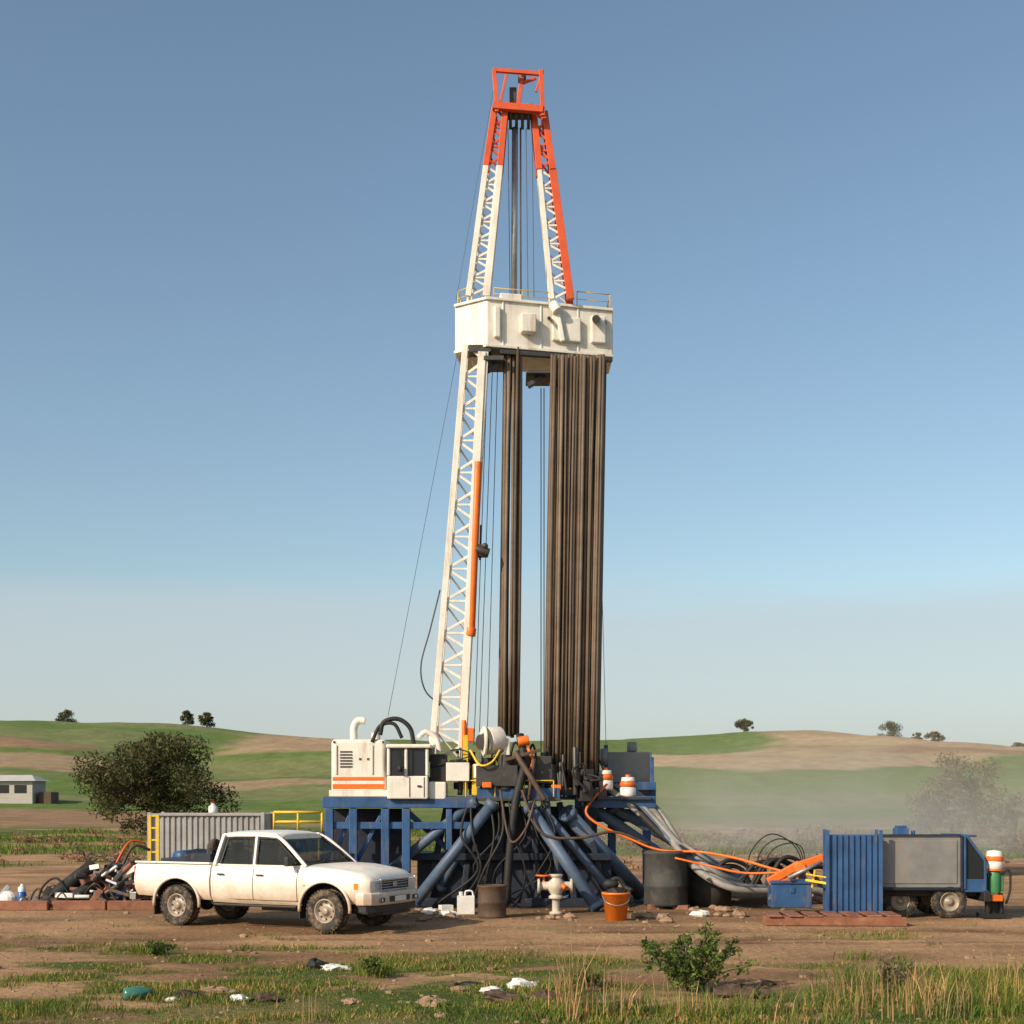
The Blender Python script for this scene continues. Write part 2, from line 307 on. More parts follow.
tree('bush_tree',gpt(152,92),10.6,6.9,24000,.15,M['leaf'],nc=70,multi=6,low=.08,seed=3)
tree('bush_tree',gpt(957,88),8.4,5.4,7000,.13,M['leafgrey'],nc=66,multi=7,low=.14,seed=9,cr=.8)
tree('bush_tree',gpt(1012,80),3.4,2.8,1800,.12,M['leafgrey'],nc=18,multi=3,low=.1,seed=10)
for k,(u,d,w_,h_) in enumerate([(66,405,7.4,5),(187,408,4.8,5),(207,405,5.4,4.8),(744,398,5.6,4.4),(893,405,9.8,6.6),(917,409,4.5,4.4),(934,402,5.8,4.6),(1018,410,6,3.6)]):
    tree('hill_tree',gpt(u,d),w_,h_,2200,.3,M['leaf'] if k<5 else M['leafgrey'],nc=26,multi=2,low=.25,seed=20+k,cr=1.25)
e=empty('scrub_hedge',(0,70,0)); cl=[]
random.seed(4)
for i in range(110):
    x=random.uniform(5,42); y=random.uniform(62,88); z=float(gz(x,y)); r=random.uniform(.25,.85)*random.uniform(.6,1.1); cl.append(((x,y,z+r*.4),(r*1.4,r,r*.8)))
for i in range(70):
    x=random.uniform(-34,-14); y=random.uniform(50,95); z=float(gz(x,y)); r=random.uniform(.15,.5); cl.append(((x,y,z+r*.3),(r*1.5,r,r*.6)))
for i in range(40):
    x=random.uniform(4,26); y=random.uniform(42,60); z=float(gz(x,y)); r=random.uniform(.12,.35); cl.append(((x,y,z+r*.3),(r*1.5,r,r*.6)))
leaves('foliage',cl,28000,.10,M['scrub'],e)
def blades(name,x,y,h,w,m,lean=.5,sd=0):
    n=len(x); z=gz(x,y)-.01; a=rng.random(n)*6.283; la=rng.random(n)*6.283; l=h*lean*rng.random(n)
    ux=np.cos(a)*w/2; uy=np.sin(a)*w/2; dx=np.cos(la)*l; dy=np.sin(la)*l
    p=lambda f,g,ww:(np.stack([x+dx*g+ux*ww,y+dy*g+uy*ww,z+h*f],-1),np.stack([x+dx*g-ux*ww,y+dy*g-uy*ww,z+h*f],-1))
    a0,a1=p(0,0,1); b0,b1=p(.55,.35,.75); t=np.stack([x+dx,y+dy,z+h*.95],-1)
    V=np.stack([a0,a1,b0,b1,t],1).reshape(-1,3); base=np.arange(n)[:,None]*5
    Lp=(base+np.array([0,1,3,2,2,3,4])[None]).ravel(); st=(np.arange(n)[:,None]*7+np.array([0,4])[None]).ravel()
    return npmesh(name,V,Lp,st,m)
def field(n,x0,x1,y0,y1,thr,hfun):
    x=rng.uniform(x0,x1,n); y=rng.uniform(y0,y1,n); g=greenmask(x,y); k=rng.random(n)<np.clip((g-thr)*1.4,0,1); x=x[k];y=y[k]; return x,y,hfun(x,y)
hf=lambda x,y:(.018+.06*ss(.4,.75,fbm(x/1.1+50,y/1.1,3))+.07*ss(2,8,x)*ss(.4,.6,fbm(x/1.7,y/1.7,2)))*(.5+rng.random(len(x)))
x,y,h=field(240000,-9,9.5,13.5,25,.1,hf); k=rng.random(len(x))<.82
blades('grass',x[k],y[k],h[k],.012,M['grass'],1.0); blades('dry_grass',x[~k],y[~k],h[~k]*1.25,.009,M['dry'],.9)
x,y,h=field(80000,-34,34,42,110,.25,lambda x,y:(.08+.2*ss(.4,.7,fbm(x/4,y/4,2)))*(.5+rng.random(len(x)))); blades('far_grass',x,y,h,.05,M['grass'],.7)
tx=[];ty=[];th=[]
def tuft(u,v,n,h,r):
    p=GP(u,v); tx.append(p.x+rng.normal(size=n)*r); ty.append(p.y+rng.normal(size=n)*r); th.append(h*(.5+.6*rng.random(n)))
for u,v,n,h,r in [(150,953,150,.24,.14),(375,972,160,.26,.14),(245,950,50,.16,.1),(360,990,60,.15,.15),(585,985,130,.32,.12),(870,985,220,.35,.3),(930,1000,250,.33,.35),(1000,1000,260,.36,.3),(760,1010,200,.25,.4),(640,1015,160,.25,.3),(40,1015,220,.2,.4),(900,970,80,.3,.12),(820,1005,150,.25,.3),(985,975,100,.25,.2),(450,1015,120,.18,.3),(10,985,120,.15,.3),(960,1015,220,.3,.4),(1020,1015,120,.35,.3),(700,1018,120,.25,.3),(540,1018,100,.25,.2),(860,960,60,.2,.15)]: tuft(u,v,n,h,r)
for i in range(34): tuft(random.uniform(0,1024),random.choice([random.uniform(945,975),random.uniform(925,945),random.uniform(862,885)]),random.randint(8,22),random.uniform(.05,.11),.10)
blades('tall_grass',np.concatenate(tx),np.concatenate(ty),np.concatenate(th),.014,M['grass'],1.1)
tx=[];ty=[];th=[]
for u,v,n,h,r in [(575,1023,18,1.2,.05),(588,1022,12,.95,.05),(560,1010,14,.7,.05),(880,1000,70,.6,.3),(970,1010,90,.5,.4),(315,1020,14,.5,.08),(700,1015,60,.4,.4),(1015,990,50,.65,.2),(200,1010,30,.2,.5),(850,1015,60,.5,.4),(620,1018,30,.6,.15),(930,1018,50,.6,.2)]: tuft(u,v,n,h,r)
blades('dry_stalks',np.concatenate(tx),np.concatenate(ty),np.concatenate(th),.011,M['dry'],.55)
def weed(name,u,v,w,h,n,m,stems=14,seed=2):
    random.seed(seed); p=GP(u,v); e=empty(name,p); s=B('stems','bark',e); cl=[]
    for i in range(stems):
        a=random.random()*6.283; q=random.uniform(.2,1); t=p+Vector((math.cos(a)*w*.55*q,math.sin(a)*w*.4*q,h*random.uniform(.6,1)*(1.15-.5*q))); s.tube([p,p.lerp(t,.5)+Vector((0,0,h*.08)),t],.007,n=5,res=4)
        for f in(.3,.45,.6,.75,.9,1): 
            c=p.lerp(t,f)+Vector((random.uniform(-.06,.06),random.uniform(-.06,.06),random.uniform(-.03,.05))); cl.append((c,(.05+.03*random.random(),)*3))
    s.done(); leaves('foliage',cl,n,.028,m,e,flat=.9)
weed('green_shrub',688,992,1.5,.82,4400,M['leafbright'],32)
weed('weed_plant',155,955,.5,.22,500,M['leafbright'],8,4); weed('weed_plant',585,990,.3,.35,300,M['leafbright'],6,5); weed('weed_plant',890,995,.5,.45,600,M['leafgrey'],8,6); weed('weed_plant',372,975,.4,.25,400,M['leafbright'],7,7)
peb=B('gravel','stone')
for i in range(1500):
    x=random.uniform(-11,13); y=random.uniform(14,36); r=random.uniform(.01,.03)*(1 if random.random()<.93 else 2.2); peb.ball((x,y,float(gz(x,y))+r*.2),(r*1.3,r,r*.7),n=6,jit=.5)
peb.done()
# ------------------------------------------------------------ DRILLING RIG
rig=empty('drilling_rig',(0,31,0))
def lattice(bc,bl,p0,p1,w0,w1,d0,d1,ch,la,panels,rightm=None,rch=None):
    p0=Vector(p0);p1=Vector(p1)
    def c(t,i):
        p=p0.lerp(p1,t); w=(w0+(w1-w0)*t)/2; d=(d0+(d1-d0)*t)/2; sx,sy=((-1,-1),(1,-1),(1,1),(-1,1))[i]; return p+Vector((sx*w,sy*d,0))
    for i in range(4):
        r_=rightm and i in(1,2); b=rightm if r_ else bc; k_=rch if (r_ and rch) else ch; b.beam(c(0,i),c(1,i),k_,ch)
    for k in range(panels):
        t0=k/panels;t1=(k+1)/panels;tm=(t0+t1)/2
        for i in range(4):
            j=(i+1)%4
            if i==2:
                bl.beam(c(t0,i),c(t1,j),la*.7,la*.5); continue
            bl.beam(c(t0,i),c(tm,j),la,la*.6); bl.beam(c(tm,j),c(t1,i),la,la*.6)
            if k: bl.beam(c(t0,i),c(t0,j),la*.8,la*.6)
wh=B('mast_lower_lattice','white',rig,bevel=.006); 
lattice(wh,wh,W(447,762,31.3),W(476,348,31.3),.68,.46,.6,.46,.13,.06,13)
wh.beam(W(462,748,30.95),W(482,352,31.02),.17,.10)
wh.done()
up=B('mast_upper_white','white',rig,bevel=.005); rd=B('mast_upper_red','red',rig,bevel=.005)
def split(p0,p1,t): return Vector(p0).lerp(Vector(p1),t)
L0,L1=W(478,300,31.4),W(500,112,31.4); Lm=split(L0,L1,.69)
lattice(up,up,L0,Lm,.42,.32,.45,.40,.12,.05,7); lattice(rd,rd,Lm,L1,.32,.24,.40,.36,.13,.055,3)
up.beam(L0+Vector((.17,-.26,0)),Lm+Vector((.13,-.22,0)),.12,.05)
R0,R1=W(561,303,31.6),W(539,116,31.6); Rm=split(R0,R1,.69)
lattice(up,up,R0,Rm,.42,.30,.45,.40,.10,.05,7,rightm=rd,rch=.17); lattice(rd,rd,Rm,R1,.30,.24,.40,.36,.14,.055,3)
for u,v,u2 in((497,112,494),(543,116,541)):
    for d in(31.1,31.9): rd.beam(W(u,v,d),W(u2,70,d),.09)
for v in(70,106):
    for d in(31.1,31.9): rd.beam(W(493,v,d),W(543,v+4,d),.08 if v==70 else .15)
    for u in(494,542): rd.beam(W(u,v+2,31.1),W(u,v+2,31.9),.08)
rd.beam(W(507,72,31.12),W(500,104,31.12),.05); rd.beam(W(522,78,31.3),W(518,106,31.3),.09); rd.beam(W(536,78,31.3),W(520,84,31.3),.06); rd.beam(W(541,76,31.12),W(536,92,31.12),.05)
up.done(); rd.done()
cb=B('crown_block','darksteel',rig)
for i in range(4): cb.cyl(W(509+i*6,117,31.45),W(512+i*6,117,31.45),.26,n=20)
cb.box(W(519,112,31.5),(.66,.5,.12)); cb.cyl(W(518,78,31.5),W(526,78,31.5),.10,n=14); cb.box(W(513,97,31.5),(.16,.2,.34))
cb.done()
hr=B('racking_board_handrails','yellow',rig)
def rail(b,pts,h,r=.018,mid=True):
    pts=[Vector(p) for p in pts]
    for a,c in zip(pts,pts[1:]):
        n=max(1,round((c-a).length/.55))
        for i in range(n+1):
            p=a.lerp(c,i/n); b.cyl(p,p+Vector((0,0,h)),r,n=6)
        b.cyl(a+Vector((0,0,h)),c+Vector((0,0,h)),r,n=6)
        if mid: b.cyl(a+Vector((0,0,h*.5)),c+Vector((0,0,h*.5)),r*.8,n=6)
zt=W(487,297,31).z; zb=W(487,347,31).z
def xy(u,d): return ((u-512)*d/F,d)
poly=[xy(487,31.0),xy(613,31.75),xy(609,33.0),xy(462,32.7),xy(455,31.5)]
bb=B('racking_board_box','white',rig,bevel=.03,seg=3); bb.prism(poly,zb,zt)
bb.box(W(528,324,31.15),(.34,.22,.42),rz=.2); bb.box(W(566,330,31.45),(.66,.16,.55),rz=.22); bb.beam(W(556,306,31.3),W(563,342,31.3),.12,.1); bb.cyl(W(553,304,31.3),W(558,312,31.2),.12,n=12)
bb.box(W(497,322,31.02),(.14,.12,.7),rz=.25)
bb.box(W(598,330,31.62),(.34,.12,.62),rz=.22); bb.box(W(510,300,31.3),(.5,.3,.2),rz=.2)
bb.done()
fl=B('racking_board_flanges','white',rig,bevel=.008)
for z in (zb+.03,zt-.03):
    fl.beam(Vector((*xy(487,30.97),z)),Vector((*xy(613,31.72),z)),.06,.05); fl.beam(Vector((*xy(487,30.97),z)),Vector((*xy(454.5,31.47),z)),.06,.05)
for u in (503,541,578): fl.beam(Vector((*xy(u,30.985+(u-487)/126*.75),zb+.05)),Vector((*xy(u,30.985+(u-487)/126*.75),zt-.05)),.03,.02)
fl.done()
dk=B('racking_board_fingers','darksteel',rig,bevel=.01)
dk.cyl(W(596,319,31.3),W(596,319,31.75),.09,n=16); dk.cyl(W(604,323,31.6),W(604,323,31.85),.06,n=12)
dk.cyl(W(549,318,31.1),W(549,318,31.5),.04,n=10)
dk.box(W(494,364,31.4),(.45,.9,.10)); dk.beam(W(487,371,31.2),W(503,361,31.2),.12,.1); dk.box(W(538,378,31.6),(.55,1.0,.08)); dk.beam(W(528,386,31.4),W(548,374,31.4),.1,.2)
dk.beam(W(500,352,31.1),W(612,360,31.75),.10,.12)
dk.box(W(480,351,31.2),(.5,.4,.16)); dk.done()
za=zt
rail(hr,[Vector((*xy(577,31.6),za)),Vector((*xy(610,31.8),za)),Vector((*xy(606,32.9),za)),Vector((*xy(464,32.6),za)),Vector((*xy(458,31.6),za)),Vector((*xy(470,31.3),za))],.34,.011)
rail(hr,[Vector((*xy(494,31.15),za)),Vector((*xy(550,31.45),za))],.26,.010)
hr.done()
cp=B('kelly_pipe','steel',rig); cp.cyl(W(515,128,31.5),W(514,300,31.5),.07,n=12); cp.cyl(W(520.5,128,31.6),W(521,300,31.6),.02,n=8); cp.done()
wr=B('wire_ropes','wire',rig)
def wire(a,c,r=.008,sag=0):
    a=Vector(a);c=Vector(c); wr.tube([a.lerp(c,i/8)-Vector((0,0,sag*4*(i/8)*(1-i/8))) for i in range(9)],r,n=5,smooth=False)
for u in(508,526,532): wire(W(u,128,31.5),W(u+2,298,31.5))
for u,w in((488,474),(493,479),(498,487)): wire(W(u,352,31.7),W(w,745,31.7),.009)
for u,w in((541,541),(544,544)): wire(W(u,388,31.7),W(w,770,31.7),.012)
wire(W(458,350,31.5),W(388,716,31.5),.006); wire(W(497,70,31.4),W(456,300,31.5),.005)
wire(W(596,350,32.4),W(606,745,32.4),.007)
wr.tube([W(440,590,31.3),W(430,630,31.2),W(421,665,31.1),W(425,690,31.1),W(440,705,31.2)],.018,n=6); wr.done()
def pipes(name,u0,u1,v0,ub0,ub1,v1,nx_,ny_,r,d0,dd):
    b=B(name,'pipe',rig)
    for j in range(ny_):
        for i in range(nx_):
            t=(i+.5+random.uniform(-.3,.3))/nx_; d=d0+j*dd+random.uniform(-.06,.06)
            tp=W(u0+(u1-u0)*t,v0+random.uniform(-3,0),d); bt=W(ub0+(ub1-ub0)*t,v1+random.uniform(-6,0),d); rr=r*random.uniform(.75,1.15)
            bt.x+=random.uniform(-.025,.025)
            bow=Vector((random.uniform(-.025,.025),random.uniform(-.03,.03),0))
            b.tube([bt.lerp(tp,q)+bow*math.sin(math.pi*q) for q in(0,.25,.5,.75,1)],rr,n=7,smooth=False)
    b.done()
pipes('drill_pipe_rack',551,606,357,544,598,790,17,5,.038,31.1,.15)
pipes('drill_pipe_centre',504,523,349,499,519,738,5,3,.042,31.2,.11)
rk=B('rack_retainers','darksteel',rig)
rk.beam(W(542,792,30.9),W(600,792,30.9),.12)
rk.done()
ram=B('hydraulic_ram','orange',rig,bevel=.005); ram.cyl(W(478,462,31.0),W(471,632,31.0),.09,n=14); ram.cyl(W(471,628,31.0),W(470,636,31.0),.12,n=14); ram.cyl(W(465,665,31.0),W(462,742,31.0),.08,n=12); ram.box(W(465,700,31),(.16,.16,.5)); ram.done()
rs=B('ram_rod','steel',rig); rs.cyl(W(480,420,31),W(478,465,31),.04,n=10); rs.cyl(W(471,634,31),W(465,668,31),.04,n=10); rs.done()
dt=B('hanging_tong','darksteel',rig,bevel=.01); dt.box(W(482,551,31.1),(.26,.25,.26)); dt.cyl(W(476,549,31),W(489,553,31),.1,n=12); dt.beam(W(481,525,31.1),W(480,560,31.1),.05); dt.ball(W(485,546,30.95),.07); dt.done()
# deck (each member set a few mm proud of the one it crosses)
DZ=2.42
dkb=B('deck_beams','blue',rig,bevel=.012)
def bx(b,u0,u1,v0,v1,d,depth,rz=0):
    a=W(u0,v0,d);c=W(u1,v1,d); b.box(((a.x+c.x)/2,d+depth/2,(a.z+c.z)/2),(abs(c.x-a.x),depth,abs(a.z-c.z)),rz)
bx(dkb,322,476,797,808,30.2,.18); bx(dkb,322,476,797.5,806,33.0,.18); bx(dkb,477,560,788,800,30.3,.2); bx(dkb,476,656,789,798,33.25,.2); bx(dkb,575,656,796,808,31.2,.2)
for u in(327,360,398,436,470): bx(dkb,u-4,u+4,798,805.5,30.39,2.58)
bx(dkb,323,475,822,829,30.29,.10)
for u in (329,353,385,406): bx(dkb,u-4,u+4,808.6,872,30.22,.15); bx(dkb,u-3,u+3,808,880,32.93,.15)
bx(dkb,446,452,808.6,850,30.24,.12)
dkb.beam(W(331,868,30.45),W(351,812,30.45),.09); dkb.beam(W(383,812,30.46),W(355,865,30.46),.09); dkb.beam(W(408,812,30.5),W(470,870,31),.12)
bx(dkb,562,650,809,822,32.2,.25)
for u in(612,647): bx(dkb,u-4,u+4,808,885,32.17,.16)
dkb.done()
fl=B('deck_floor','darksteel',rig,bevel=.01); fl.box((-1.6,31.7,DZ-.02),(5.0,2.6,.06)); fl.box((1.6,32.1,DZ-.035),(3.0,2.0,.06)); fl.box((-.05,30.5,DZ-.06),(2.2,.5,.07)); fl.done()
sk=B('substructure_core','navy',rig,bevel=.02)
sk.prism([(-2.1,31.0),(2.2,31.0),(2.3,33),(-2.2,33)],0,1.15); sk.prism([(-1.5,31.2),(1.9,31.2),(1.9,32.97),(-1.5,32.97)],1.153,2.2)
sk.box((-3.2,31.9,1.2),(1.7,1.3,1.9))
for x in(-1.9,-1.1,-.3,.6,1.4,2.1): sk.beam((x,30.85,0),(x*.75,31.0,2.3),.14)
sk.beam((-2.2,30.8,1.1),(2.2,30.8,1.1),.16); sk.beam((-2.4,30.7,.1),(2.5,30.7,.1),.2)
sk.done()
lg=B('support_legs','bluegrey',rig)
def leg(u0,v0,d0,u1,v1,d1,r):
    a=W(u0,v0,d0); c=W(u1,v1,d1); c.z=max(c.z,.06); lg.cyl(a,c,r,n=14); lg.cyl(c,c+(a-c).normalized()*.12,r*1.35,n=14); lg.cyl(a,a+(c-a).normalized()*.15,r*1.25,n=14)
leg(476,800,30.3,388,872,30.6,.11); leg(494,802,30.2,412,906,30.2,.125); leg(528,806,30.2,598,912,29.4,.13); leg(566,812,30.6,644,897,32.0,.17); leg(590,806,31.5,704,884,33,.13); leg(545,800,30.4,565,900,31,.08); leg(610,806,31.6,742,880,34,.11); leg(484,806,30.6,440,890,31,.09); leg(540,806,30.5,622,905,30.6,.09)
lg.done()
bp_=B('standpipe_hose','black',rig)
bp_.tube([W(520,735,30.6),W(524,765,30.3),W(516,800,30.05),W(510,850,30),W(506,903,30.0)],.09,n=12)
bp_.tube([W(380,735,30.6),W(384,722,30.6),W(398,719,30.6),W(410,728,30.6),W(414,745,30.6)],.05)
bp_.tube([W(372,742,30.6),W(380,726,30.6),W(394,724,30.6),W(402,738,30.6)],.04)
for k in range(18):
    u=random.uniform(450,590); v=random.uniform(745,790); d=random.uniform(30.2,31.6)
    bp_.tube([W(u,v,d),W(u+random.uniform(-14,14),v+random.uniform(-24,6),d),W(u+random.uniform(-24,24),v+random.uniform(-4,18),d-.1),W(u+random.uniform(-22,22),min(798,v+random.uniform(10,30)),d-.1)],random.uniform(.015,.035),n=7)
for k in range(9):
    u=random.uniform(460,550); bp_.tube([W(u,800,30.3),W(u+random.uniform(-15,15),835,30.0),W(u+random.uniform(-26,26),870,30.0),W(u+random.uniform(-34,34),903,30.3)],random.uniform(.015,.03),n=7)
bp_.done()
gh=B('engine_housing','white',rig,bevel=.09,seg=4)
bx(gh,331,386,739,795,30.6,1.5); bx(gh,383,402,752,795,30.7,1.2); gh.done()
g2=B('engine_housing_details','white',rig,bevel=.01)
g2.tube([W(354,742,31),W(354,728,31),W(358,721,31),W(365,721,31)],.085,n=12)
g2.cyl(W(376,742,31),W(376,733,31),.1,n=12); bx(g2,329,388,790,797,30.55,1.6)
for u in (336,372): g2.beam(W(u,745,30.58),W(u,774,30.58),.03,.02)
g2.done()
lv=B('engine_louvres','darksteel',rig)
for k in range(6): bx(lv,340,352,751+k*3,752.4+k*3,30.585,.02)
for u,v in ((334,741),(383,741),(360,758),(368,758)): bx(lv,u-1,u+1,v,v+2,30.585,.02)
lv.done()
st=B('orange_stripes','orange',rig); bx(st,332.6,384.6,777,780.5,30.592,.01); bx(st,332.6,384.6,784,789,30.592,.01); st.done()
cab=B('operator_cab','white',rig,bevel=.03)
bx(cab,387,428,776,799,30.05,1.1); bx(cab,386,431,744,748,30.0,1.25)
for u in(388.5,406,427): bx(cab,u-1.6,u+1.6,748,776,30.055,.07)
for u in(388.5,427): bx(cab,u-1.6,u+1.6,748,776,31.075,.07)
bx(cab,428.3,446,782,800,30.2,.9); cab.done()
cg=B('cab_glazing','darkwin',rig); bx(cg,389,426.5,748,776,30.1,1.0); cg.done()
cd=B('cab_door_frame','black',rig); bx(cd,430,446,754,781,30.3,.7); bx(cd,411,412,748,776,30.06,.02); cd.beam(W(409.5,777,30.04),W(409.5,797,30.04),.012,.01); cd.beam(W(424,777,30.04),W(424,797,30.04),.012,.01); cd.box(W(419,786,30.03),(.08,.03,.03)); cd.cyl(W(400,766,29.95),W(400,772,29.95),.05); cd.beam(W(396,750,30.03),W(402,772,30.03),.015); cd.done()
wd=B('winch_drum','white',rig,bevel=.01)
wd.cyl(W(486,741,30.4),W(499,740,30.6),.30,n=24); wd.lathe([(.18,0),(.33,.0),(.33,.05),(.18,.05)],W(483,741,30.35),(1,.2,0)); wd.box(W(458,772,30.4),(.5,.4,.4)); wd.cyl(W(436,745,30.7),W(432,733,30.7),.12,n=12); wd.tube([W(440,752,30.6),W(436,738,30.6),W(426,732,30.6),W(418,738,30.6)],.06,n=10); wd.box(W(507,750,30.5),(.12,.2,.5)); wd.box(W(548,772,30.7),(.18,.2,.35)); wd.cyl(W(478,778,30.3),W(478,764,30.3),.1); wd.done()
wk=B('winch_hub','darksteel',rig,bevel=.01); wk.cyl(W(480,742,30.33),W(484,742,30.4),.17,n=18); wk.box(W(497,776,30.5),(.9,.6,.45)); wk.box(W(540,770,30.8),(.5,.5,.6)); wk.cyl(W(505,790,30.4),W(505,755,30.4),.16,n=16)
for k in range(34):
    wk.box(W(random.uniform(450,600),random.uniform(758,795),random.uniform(30.4,32)),(random.uniform(.08,.3),.25,random.uniform(.1,.4)),rz=random.random())
for k in range(14):
    u=random.uniform(455,590); wk.cyl(W(u,795,30.6),W(u+random.uniform(-4,4),random.uniform(745,775),30.7),random.uniform(.02,.06),n=8)
wk.done()
om=B('orange_motor','orange',rig,bevel=.02); om.cyl(W(518,742,30.4),W(529,740,30.4),.11,n=16); om.box(W(523,754,30.5),(.16,.2,.26)); om.tube([W(528,748,30.4),W(533,762,30.3),W(526,776,30.3)],.04); om.cyl(W(464,720,30.8),W(464,760,30.8),.05); om.box(W(470,735,30.9),(.18,.18,.3)); om.box(W(556,788,30.6),(.22,.2,.14)); om.box(W(487,785,30.15),(.2,.1,.12)); om.done()
yl=B('yellow_guard','yellow',rig,bevel=.01); bx(yl,463,468,735,790,30.5,.1); yl.tube([W(470,750,30.3),W(480,765,30.1),W(492,762,30.1),W(500,750,30.2)],.025); bx(yl,472,477,765,795,30.3,.1)
rail(yl,[(-1.0,30.25,DZ),(.9,30.25,DZ)],.35,.015,False)
yl.done()
wp=B('leaning_tongs','brown',rig,bevel=.01); wp.cyl(W(515,752,30.2),W(545,800,29.9),.06,n=10); wp.cyl(W(534,760,30.3),W(528,800,30.2),.05,n=10); wp.beam(W(505,760,30.2),W(540,750,30.2),.07); wp.done()
for nm,u,v in(('a',605,790),('b',628,797)):
    s_=B('cap_drum_white_'+nm,'whitep',rig); p=W(u,v,31.3); s_.lathe([(0,0),(.17,0),(.18,.05),(.18,.2),(.16,.22)],p,n=20); s_.lathe([(.155,.36),(.14,.44),(.0,.45)],p,n=20); s_.done()
    s_=B('cap_drum_orange_'+nm,'orange',rig); s_.lathe([(.16,.22),(.185,.24),(.185,.3),(.155,.36)],p,n=20); s_.lathe([(.06,.45),(.06,.5),(0,.5)],p,n=12); s_.done()
gt=B('mud_tank','greybox',rig,bevel=.03); bx(gt,606,652,752,794,32.2,1.4); gt.cyl(W(632,752,32.6),W(632,742,32.6),.12,n=14); gt.cyl(W(600,757,31.9),W(607,757,31.9),.2,n=16); gt.done()
gb=B('mud_tank_blue_frame','blue',rig,bevel=.01); bx(gb,596,656,782,790,31.9,.12); bx(gb,604,608,745,794,32.05,.1); bx(gb,650,654,757,794,32.05,.1); bx(gb,598,604,770,800,31.5,.2); gb.done()
# hose bundle
hb_=empty('hose_bundle',(5,31,0)); colr=['greyhose','greyhose','black','greyhose','bluegrey','greyhose','black','greyhose','greyhose','black','greyhose']
for i,c_ in enumerate(colr):
    b=B('hose_%d'%(i+1),c_,hb_); o=i*4.2
    v_=893+o*.33; e_=W(768+o*1.8+random.uniform(0,18),v_,F*H/(v_-800)); e_.z=.07
    b.tube([W(596+o*.9,781+o*.25,31.6),W(622+o*.9,800+o*.3,31.3),W(664+o*.7+random.uniform(-5,5),832+o*.7,31.0-.05*i),W(712+o*.4+random.uniform(-7,7),868+o*.5,30.9-.1*i),Vector((e_.x-.9,e_.y,.16+.02*i)),e_,e_+Vector((.9,-.2+.1*i,-.0))],.06+.014*(i%3),n=10); b.done()
b=B('orange_hose','orange',hb_); b.tube([W(607,784,31),W(594,798,30.8),W(586,812,30.7),W(598,824,30.6),W(628,838,30.5),W(660,850,30.3),W(700,852,30),W(735,858,29.5),W(770,868,29),W(800,876,28.6)],.028,n=8); b.tube([W(675,858,30),W(710,866,29.8),W(745,873,29),W(790,872,28.6)],.024,n=8); b.done()
b=B('coil','black',hb_)
for k in range(3): b.tube([W(744+k*11,884,31),W(752+k*8,850+k*3,31),W(772+k*6,834+k*5,31),W(796+k*3,848,31),W(806,880,31)],.014,n=6)
for k in range(9):
    u=random.uniform(690,800); b.tube([W(u,890,31),W(u+20,865+random.uniform(-8,8),31),W(u+45,868,31.2),W(u+60,892,31.3)],.05,n=8)
b.done()
b=B('brown_hose','brown',hb_); b.tube([W(522,790,30.0),W(530,812,29.9),W(545,835,29.8),W(580,838,29.8),W(615,832,29.9),W(650,845,30)],.03,n=8); b.tube([W(500,790,30),W(510,840,29.8),W(525,830,29.7),W(535,800,30)],.025,n=8); b.done()
# ------------------------------------------------------------ ground equipment
def obj(name,u,v): 
    p=GP(u,v); e=empty(name,p); return e,p
e,p=obj('orange_bucket',616,921)
b=B('pail','orangeplastic',e); b.lathe([(0,.0),(.20,.0),(.26,.52),(.28,.52),(.28,.56),(.25,.56),(.19,.04),(0,.04)],p,n=28); b.done()
b=B('handle','steel',e); b.tube([p+Vector((-.27,0,.5)),p+Vector((-.2,-.22,.38)),p+Vector((0,-.3,.32)),p+Vector((.2,-.22,.38)),p+Vector((.27,0,.5))],.01,n=6); b.done()
b=B('hose_in_pail','black',e); b.tube([p+Vector((-.12,0,.4)),p+Vector((-.1,0,.75)),p+Vector((.05,0,.82)),p+Vector((.18,0,.66)),p+Vector((.3,-.1,.6))],.045,n=8); b.ball(p+Vector((-.1,0,.72)),(.16,.12,.1)); b.ball(p+Vector((.0,0,.54)),(.22,.2,.12),jit=.3); b.done()
e,p=obj('rubber_water_tank',668,908)
b=B('tank_body','tank',e); b.lathe([(0,.0),(.46,.0),(.48,.05),(.47,.4),(.49,.43),(.47,.46),(.46,1.1),(.49,1.13),(.47,1.2),(.42,1.18),(.40,.8),(0,.8)],p+Vector((-.05,0,.06)),n=32)
b.lathe([(0,.0),(.5,.0),(.5,.9),(.4,.9),(.38,.7),(0,.7)],p+Vector((1.0,.8,.0)),n=28); b.done()
b=B('support_blocks','wood',e,bevel=.01); b.box(p+Vector((-.3,-.25,.04)),(.3,.2,.12),.3); b.box(p+Vector((.25,-.35,.04)),(.34,.18,.1),-.4); b.done()
e,p=obj('rusty_drum',492,918)
b=B('drum','brown',e); b.lathe([(0,0),(.29,0),(.30,.03),(.285,.06),(.285,.28),(.30,.30),(.285,.33),(.285,.60),(.30,.62),(.30,.65),(.26,.65),(.26,.6),(0,.6)],p+Vector((0,.15,0)),n=28); b.done()
e,p=obj('jerry_can',466,914)
b=B('can','whitep',e,bevel=.03,seg=3); b.box(p+Vector((0,0,.19)),(.36,.2,.38)); b.cyl(p+Vector((-.1,0,.38)),p+Vector((-.1,0,.46)),.045); b.tube([p+Vector((-.02,0,.38)),p+Vector((0,0,.47)),p+Vector((.12,0,.47)),p+Vector((.15,0,.38))],.02); b.box(p+Vector((-.42,.1,.09)),(.26,.2,.18),.4); b.done()
e,p=obj('wellhead_valve',556,914)
